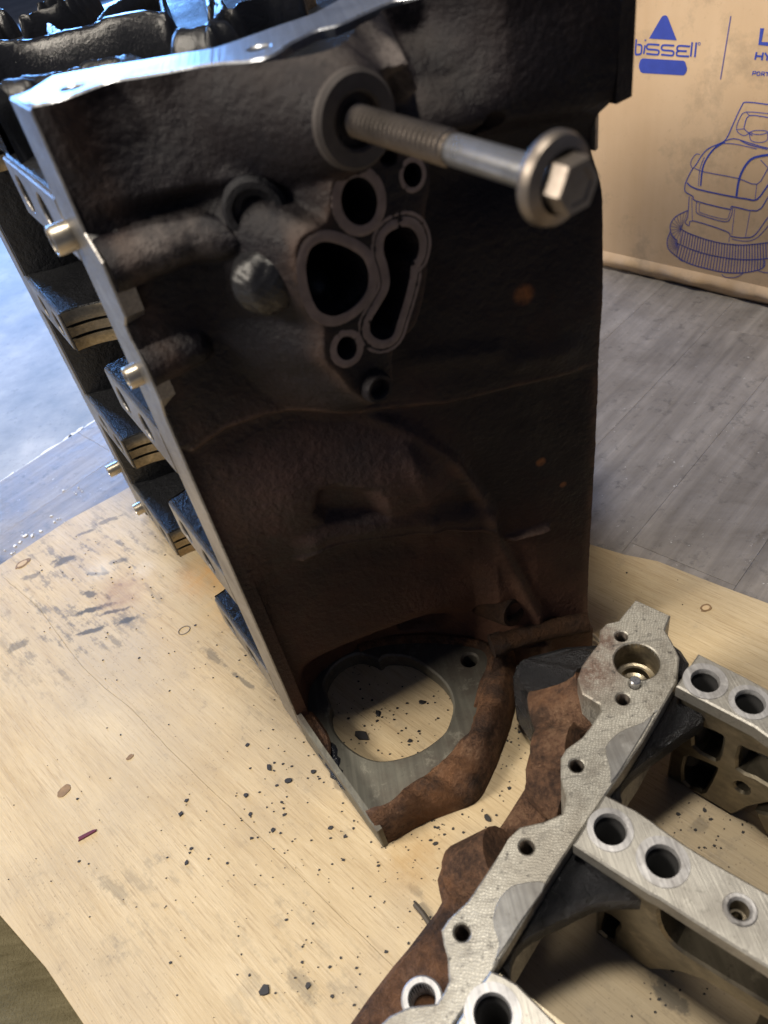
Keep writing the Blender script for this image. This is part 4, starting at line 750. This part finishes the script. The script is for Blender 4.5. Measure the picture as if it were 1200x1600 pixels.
# bearing caps: milled bars with bolt holes, arch and side pockets
CX = np.array([math.cos(math.radians(-45)), math.sin(math.radians(-45))])
def cap(top_px, z1, holes, front0, front1, L, arch, pockets, small=None, wid=None, thick=None):
    """top_px outline; front0/front1: ends of the near top edge in px; local x runs along the bar"""
    poly = Gs(top_px, z1); hs = [hc(*p, r, z1, 30) for p, r in holes] + ([hc(*small[0], small[1], z1, 22)] if small else [])
    bm = NB(); prism(bm, poly, z1 - .020, z1, hs, ch=.002); cp = put('bearing_cap', bm, CAPM, BP, angle=30)
    for (p, r) in holes:
        wf = random.uniform(.92, 1.07); c = G(*p, z1 + .0005); bm = NB(); lathe(bm, [(r * 1.52 * wf, -.001), (r * 1.50 * wf, .0006), (r * 1.05, .0008), (r * 1.0, -.001), (r * .97, -.006)], c, Z3, 36); put('bolt_ring', bm, RINGM, cp)
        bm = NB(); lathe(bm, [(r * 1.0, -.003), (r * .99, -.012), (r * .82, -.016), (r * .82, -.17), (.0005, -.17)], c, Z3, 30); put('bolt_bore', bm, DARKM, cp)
    if small:
        c = G(*small[0], z1 + .0005); r = small[1]; bm = NB(); lathe(bm, [(r * 1.75, -.001), (r * 1.6, .0012), (r * 1.25, .0010), (r * 1.0, -.002)], c, Z3, 28); put('scuffed_ring', bm, RINGM, cp)
        bm = NB(); lathe(bm, [(r, -.002), (r * .95, -.02), (r * .6, -.024), (r * .55, -.06), (.0005, -.06)], c, Z3, 22); put('oil_hole', bm, BOREM, cp)
    # body below the bar, cut by the bearing arch and relieved by pockets; profile in (x, z) pushed through the thickness
    a, b = G(*front0, z1)[:2], G(*front1, z1)[:2]; dx = (b - a) / np.hypot(*(b - a)); dn = np.array([-dx[1], dx[0]]); 
    if dn @ (np.array(poly).mean(0) - a) < 0: dn = -dn
    fn = lambda x, y, z: (*(a + dx * x + dn * (thick - z + .004)), y)
    L = min(L, max((np.array(q_) - a) @ dx for q_ in poly) - .02)
    def fp(p):
        d = ray(*p); t, x = np.linalg.solve(np.array([d[:2], -dx]).T, a + dn * .004); return float(x), float(1 + d[2] * t)
    bot = [fp(p) for p in arch]; ex = bot[-1]; m_ = (ex[1] - bot[-2][1]) / (ex[0] - bot[-2][0])
    bot = [(bot[0][0], .002)] + [(x, max(.002, z)) for x, z in bot[1:]] + [(ex[0] + .06, max(.002, ex[1] + .04 * m_)), (ex[0] + .12, max(.002, ex[1] + .03 * m_)), (min(L - .04, ex[0] + .18), .04), (min(L - .02, ex[0] + .22), .002), (L, .002)]
    prof = bot + [(L, z1 - .0195), (bot[0][0], z1 - .0195)]; pockets = [[(x, min(z, z1 - .026)) for x, z in (fp(p) for p in q)] for q in pockets]
    bm = NB(); prism(bm, prof, 0, thick, [smooth_poly(p, 2) for p in pockets], ch=.003, fn=fn, blind=thick * .35); put('cap_body', bm, CAPM if wid is None else wid, cp, angle=30)
    bo = bpy.data.objects[-1] if False else [c_ for c_ in cp.children if c_.name.startswith('cap_body')][0]
    bm = NB()
    for (p, r) in holes: lathe(bm, [(r * .83, -.172), (r * .83, .01)], G(*p, z1), Z3, 30, cap0=True, cap1=True)
    if small: lathe(bm, [(small[1] * .62, -.062), (small[1] * .62, .01)], G(*small[0], z1), Z3, 22, cap0=True, cap1=True)
    cu = put('cutter', bm, None, cp); md = bo.modifiers.new('cut', 'BOOLEAN'); md.operation = 'DIFFERENCE'; md.object = cu; md.solver = 'EXACT'
    bpy.context.view_layer.update(); me = bpy.data.meshes.new_from_object(bo.evaluated_get(bpy.context.evaluated_depsgraph_get())); bo.modifiers.clear(); bo.data = me; me.set_sharp_from_angle(angle=math.radians(30)); cm = cu.data; bpy.data.objects.remove(cu); bpy.data.meshes.remove(cm)
    for p in pockets:
        bm = NB(); sp = smooth_poly(p, 2); bm.faces.new([bm.verts.new(fn(x, y, thick * .36)) for x, y in sp]); put('cast_pocket', bm, OIL, cp)
    return cp
cap2 = [cc(*p) for p in ((300, 145), (470, 230), (560, 290), (600, 322), (740, 420), (900, 520), (1200, 690), (1700, 1010), (1700, 1475), (1200, 1100), (800, 850), (600, 720), (540, 690), (125, 420))]
cap(cap2, .212, [((953.5, 1296), .0158), ((1035.7, 1346), .0158)], cc(125, 420), cc(1200, 1100), .75, [cc(*p) for p in ((240, 955), (525, 1160), (545, 1150), (620, 1118), (720, 1130), (850, 1175), (1000, 1262), (1200, 1392))], [[cc(*p) for p in ((598, 800), (640, 800), (800, 900), (1000, 1025), (1200, 1150), (1330, 1232), (1330, 1400), (1200, 1308), (1000, 1186), (800, 1062), (690, 988), (620, 900))], [cc(*p) for p in ((300, 800), (372, 845), (375, 880), (352, 905), (345, 955), (275, 905), (285, 840))]], ((1156, 1421), .0088), thick=.052, wid=BODYM)
cap1 = [c8(*p) for p in ((890, 345), (960, 380), (1100, 450), (1200, 505), (1500, 670), (1500, 900), (1200, 715), (1140, 672), (790, 490))]
cap(cap1, .212, [((1102, 1064), .0152), ((1172, 1097), .0152)], c8(790, 490), c8(1140, 672), .55, [c8(*p) for p in ((740, 925), (1015, 1088), (1035, 1086), (1060, 1062), (1110, 1036), (1200, 1016))], [[c8(*p) for p in ((880, 680), (930, 685), (990, 712), (996, 740), (976, 815), (940, 812), (868, 762))], [c8(*p) for p in ((832, 812), (880, 820), (955, 850), (962, 870), (915, 960), (880, 955), (822, 918))], [c8(*p) for p in ((1075, 772), (1110, 778), (1260, 850), (1260, 960), (1140, 900), (1064, 862))], [c8(*p) for p in ((1056, 925), (1085, 924), (1112, 948), (1108, 968), (1080, 965), (1054, 944))]], thick=.048, wid=BODYM)
cap3 = [cl(*p) for p in ((590, 955), (640, 975), (700, 1010), (860, 1170), (1100, 1420), (800, 1500), (440, 1190), (500, 1090))]
cap(cap3, .207, [((770, 1585), .0165)], cl(440, 1190), cl(800, 1500), 1 * .5, [cl(*p) for p in ((520, 1330), (700, 1480), (760, 1460), (900, 1500))], [], thick=.06, wid=BODYM)
# webs joining rail and caps
def web(px, z1, th):
    bm = NB(); prism(bm, smooth_poly(Gs(px, z1), 2), z1 - th, z1, ch=.006); put('web', bm, OIL2, BP, angle=60)
web([c8(*p) for p in ((770, 505), (860, 550), (950, 600), (840, 680), (700, 780), (590, 865), (548, 920), (540, 960), (548, 1010), (470, 990), (560, 850), (680, 660))], .178, .03)
web([cl(*p) for p in ((920, 430), (1060, 500), (1290, 650), (1200, 660), (1090, 662), (1000, 680), (880, 740), (760, 800), (690, 860), (668, 930), (672, 1000), (700, 1020), (600, 965), (740, 740))], .178, .03)
web([c8(*p) for p in ((770, 290), (850, 380), (800, 480), (790, 400))], .17, .05)
# ------------------------------------------------------------------ crumbs of scale and odd bits on the board
def flake(px, py, r, el=1.0, m=FLAKE, th=.0022, a=None):
    c = G(px, py); a = random.random() * 3 if a is None else a; bm = NB(); pts = []
    for i in range(8):
        t = 2 * math.pi * i / 8; q = r * random.uniform(.65, 1.15); x, y = q * math.cos(t) * el, q * math.sin(t); pts.append((c[0] + x * math.cos(a) - y * math.sin(a), c[1] + x * math.sin(a) + y * math.cos(a)))
    prism(bm, pts, .0002, th, ch=th * .3); return bm, (c[0], c[1], 0)
for (x, y, r, el, lab) in ((566, 1150, .011, 1.5, 'largest brown scale flake, inside the round flange hole'), (413, 1548, .010, .8, 'squarish black flake near the bottom edge of the plywood, left of the bedplate'), (421, 1200, .0065, 1.2, 'bluish black flake on plywood left of the flange hole'), (450, 1220, .006, 1.5, 'oblong black flake just below the bluish flake left of the block'), (490, 1206, .005, 1.1, 'dark brown flake nearest to the lower end of the pan rail'),
                          (762, 1279, .007, 1.5, 'oval black flake on plywood between flange tip and bedplate'), (385, 1243, .005, 1.2, 'greyish flake beside the faint grain streak left of the block'), (283, 1272, .005, 1.1, 'lone black flake in the pale middle of the plywood'), (660, 1098, .006, 1.3, 'black flake in the lit right half of the flange hole'), (590, 1115, .006, 1.3, 'small black flake at the centre of the flange hole')):
    bm, b = flake(x, y, r * .75, el); tag(put('scale_flake', bm, FLAKE, base=b, smooth=False), lab, 'flake', 'flakes of black scale on the plywood')
bm, b = flake(137, 1304, .0042, 4.2, a=.35); tag(put('red_splinter', bm, m_flat('dark_red_plastic', (.10, .012, .03), .5), base=b, smooth=False), 'thin dark red splinter lying on the pale plywood', 'splinter')
p0, p1 = Vector(G(648, 1412, .006)), Vector(G(672, 1444, .003)); bm = NB(); tube(bm, [p0, (p0 + p1) / 2 + Vector((.001, 0, .001)), p1], .0035, 7); b = G(660, 1428)
tag(put('wood_sliver', bm, m_flat('dark_sliver_wood', (.06, .05, .04), .7), base=b), 'thin dark sliver on the plywood beside the rusty bedplate side', 'sliver')
p0, p1 = Vector(G(918, 988, .02)), Vector(G(938, 1003, .02)); bm = NB(); tube(bm, [p0, (p0 + p1) / 2 + Vector((.002, .002, 0)), p1], .0028, 7); put('wire_clip', bm, BRASS, BP)
bm = NB()
def crumb(x, y, r):
    a0 = random.random() * 6; n = random.choice((5, 6, 7)); pts = [(x + r * random.uniform(.55, 1.2) * math.cos(a0 + 2 * math.pi * i / n), y + r * random.uniform(.45, 1.0) * math.sin(a0 + 2 * math.pi * i / n)) for i in range(n)]
    prism(bm, pts, .0002, max(.0012, r * .35), ch=r * .1)
for (px, py, sx, sy, n, r0) in ((610, 1110, 70, 55, 150, .0022), (800, 1160, 25, 60, 70, .0022), (690, 1310, 90, 40, 60, .0022), (480, 1240, 70, 70, 60, .0026), (420, 1330, 130, 90, 80, .0020), (180, 920, 100, 60, 70, .0022), (500, 1500, 120, 60, 45, .0022), (250, 1300, 180, 140, 60, .0018), (1110, 1300, 60, 25, 50, .0024), (1050, 1540, 60, 30, 20, .002), (650, 1400, 60, 60, 50, .0016), (330, 1000, 80, 60, 40, .0018), (980, 950, 60, 30, 12, .002)):
    for i in range(n):
        x, y = random.gauss(px, sx), random.gauss(py, sy); c = G(x, y); crumb(c[0], c[1], r0 * .52 * random.lognormvariate(0, .55))
o = put('scale_crumbs', bm, FLAKE, smooth=False); o['kind'] = 'stuff'; o['label'] = 'black crumbs of scale scattered over the plywood'
for o in bpy.data.objects:
    if 'base_' in o: del o['base_']
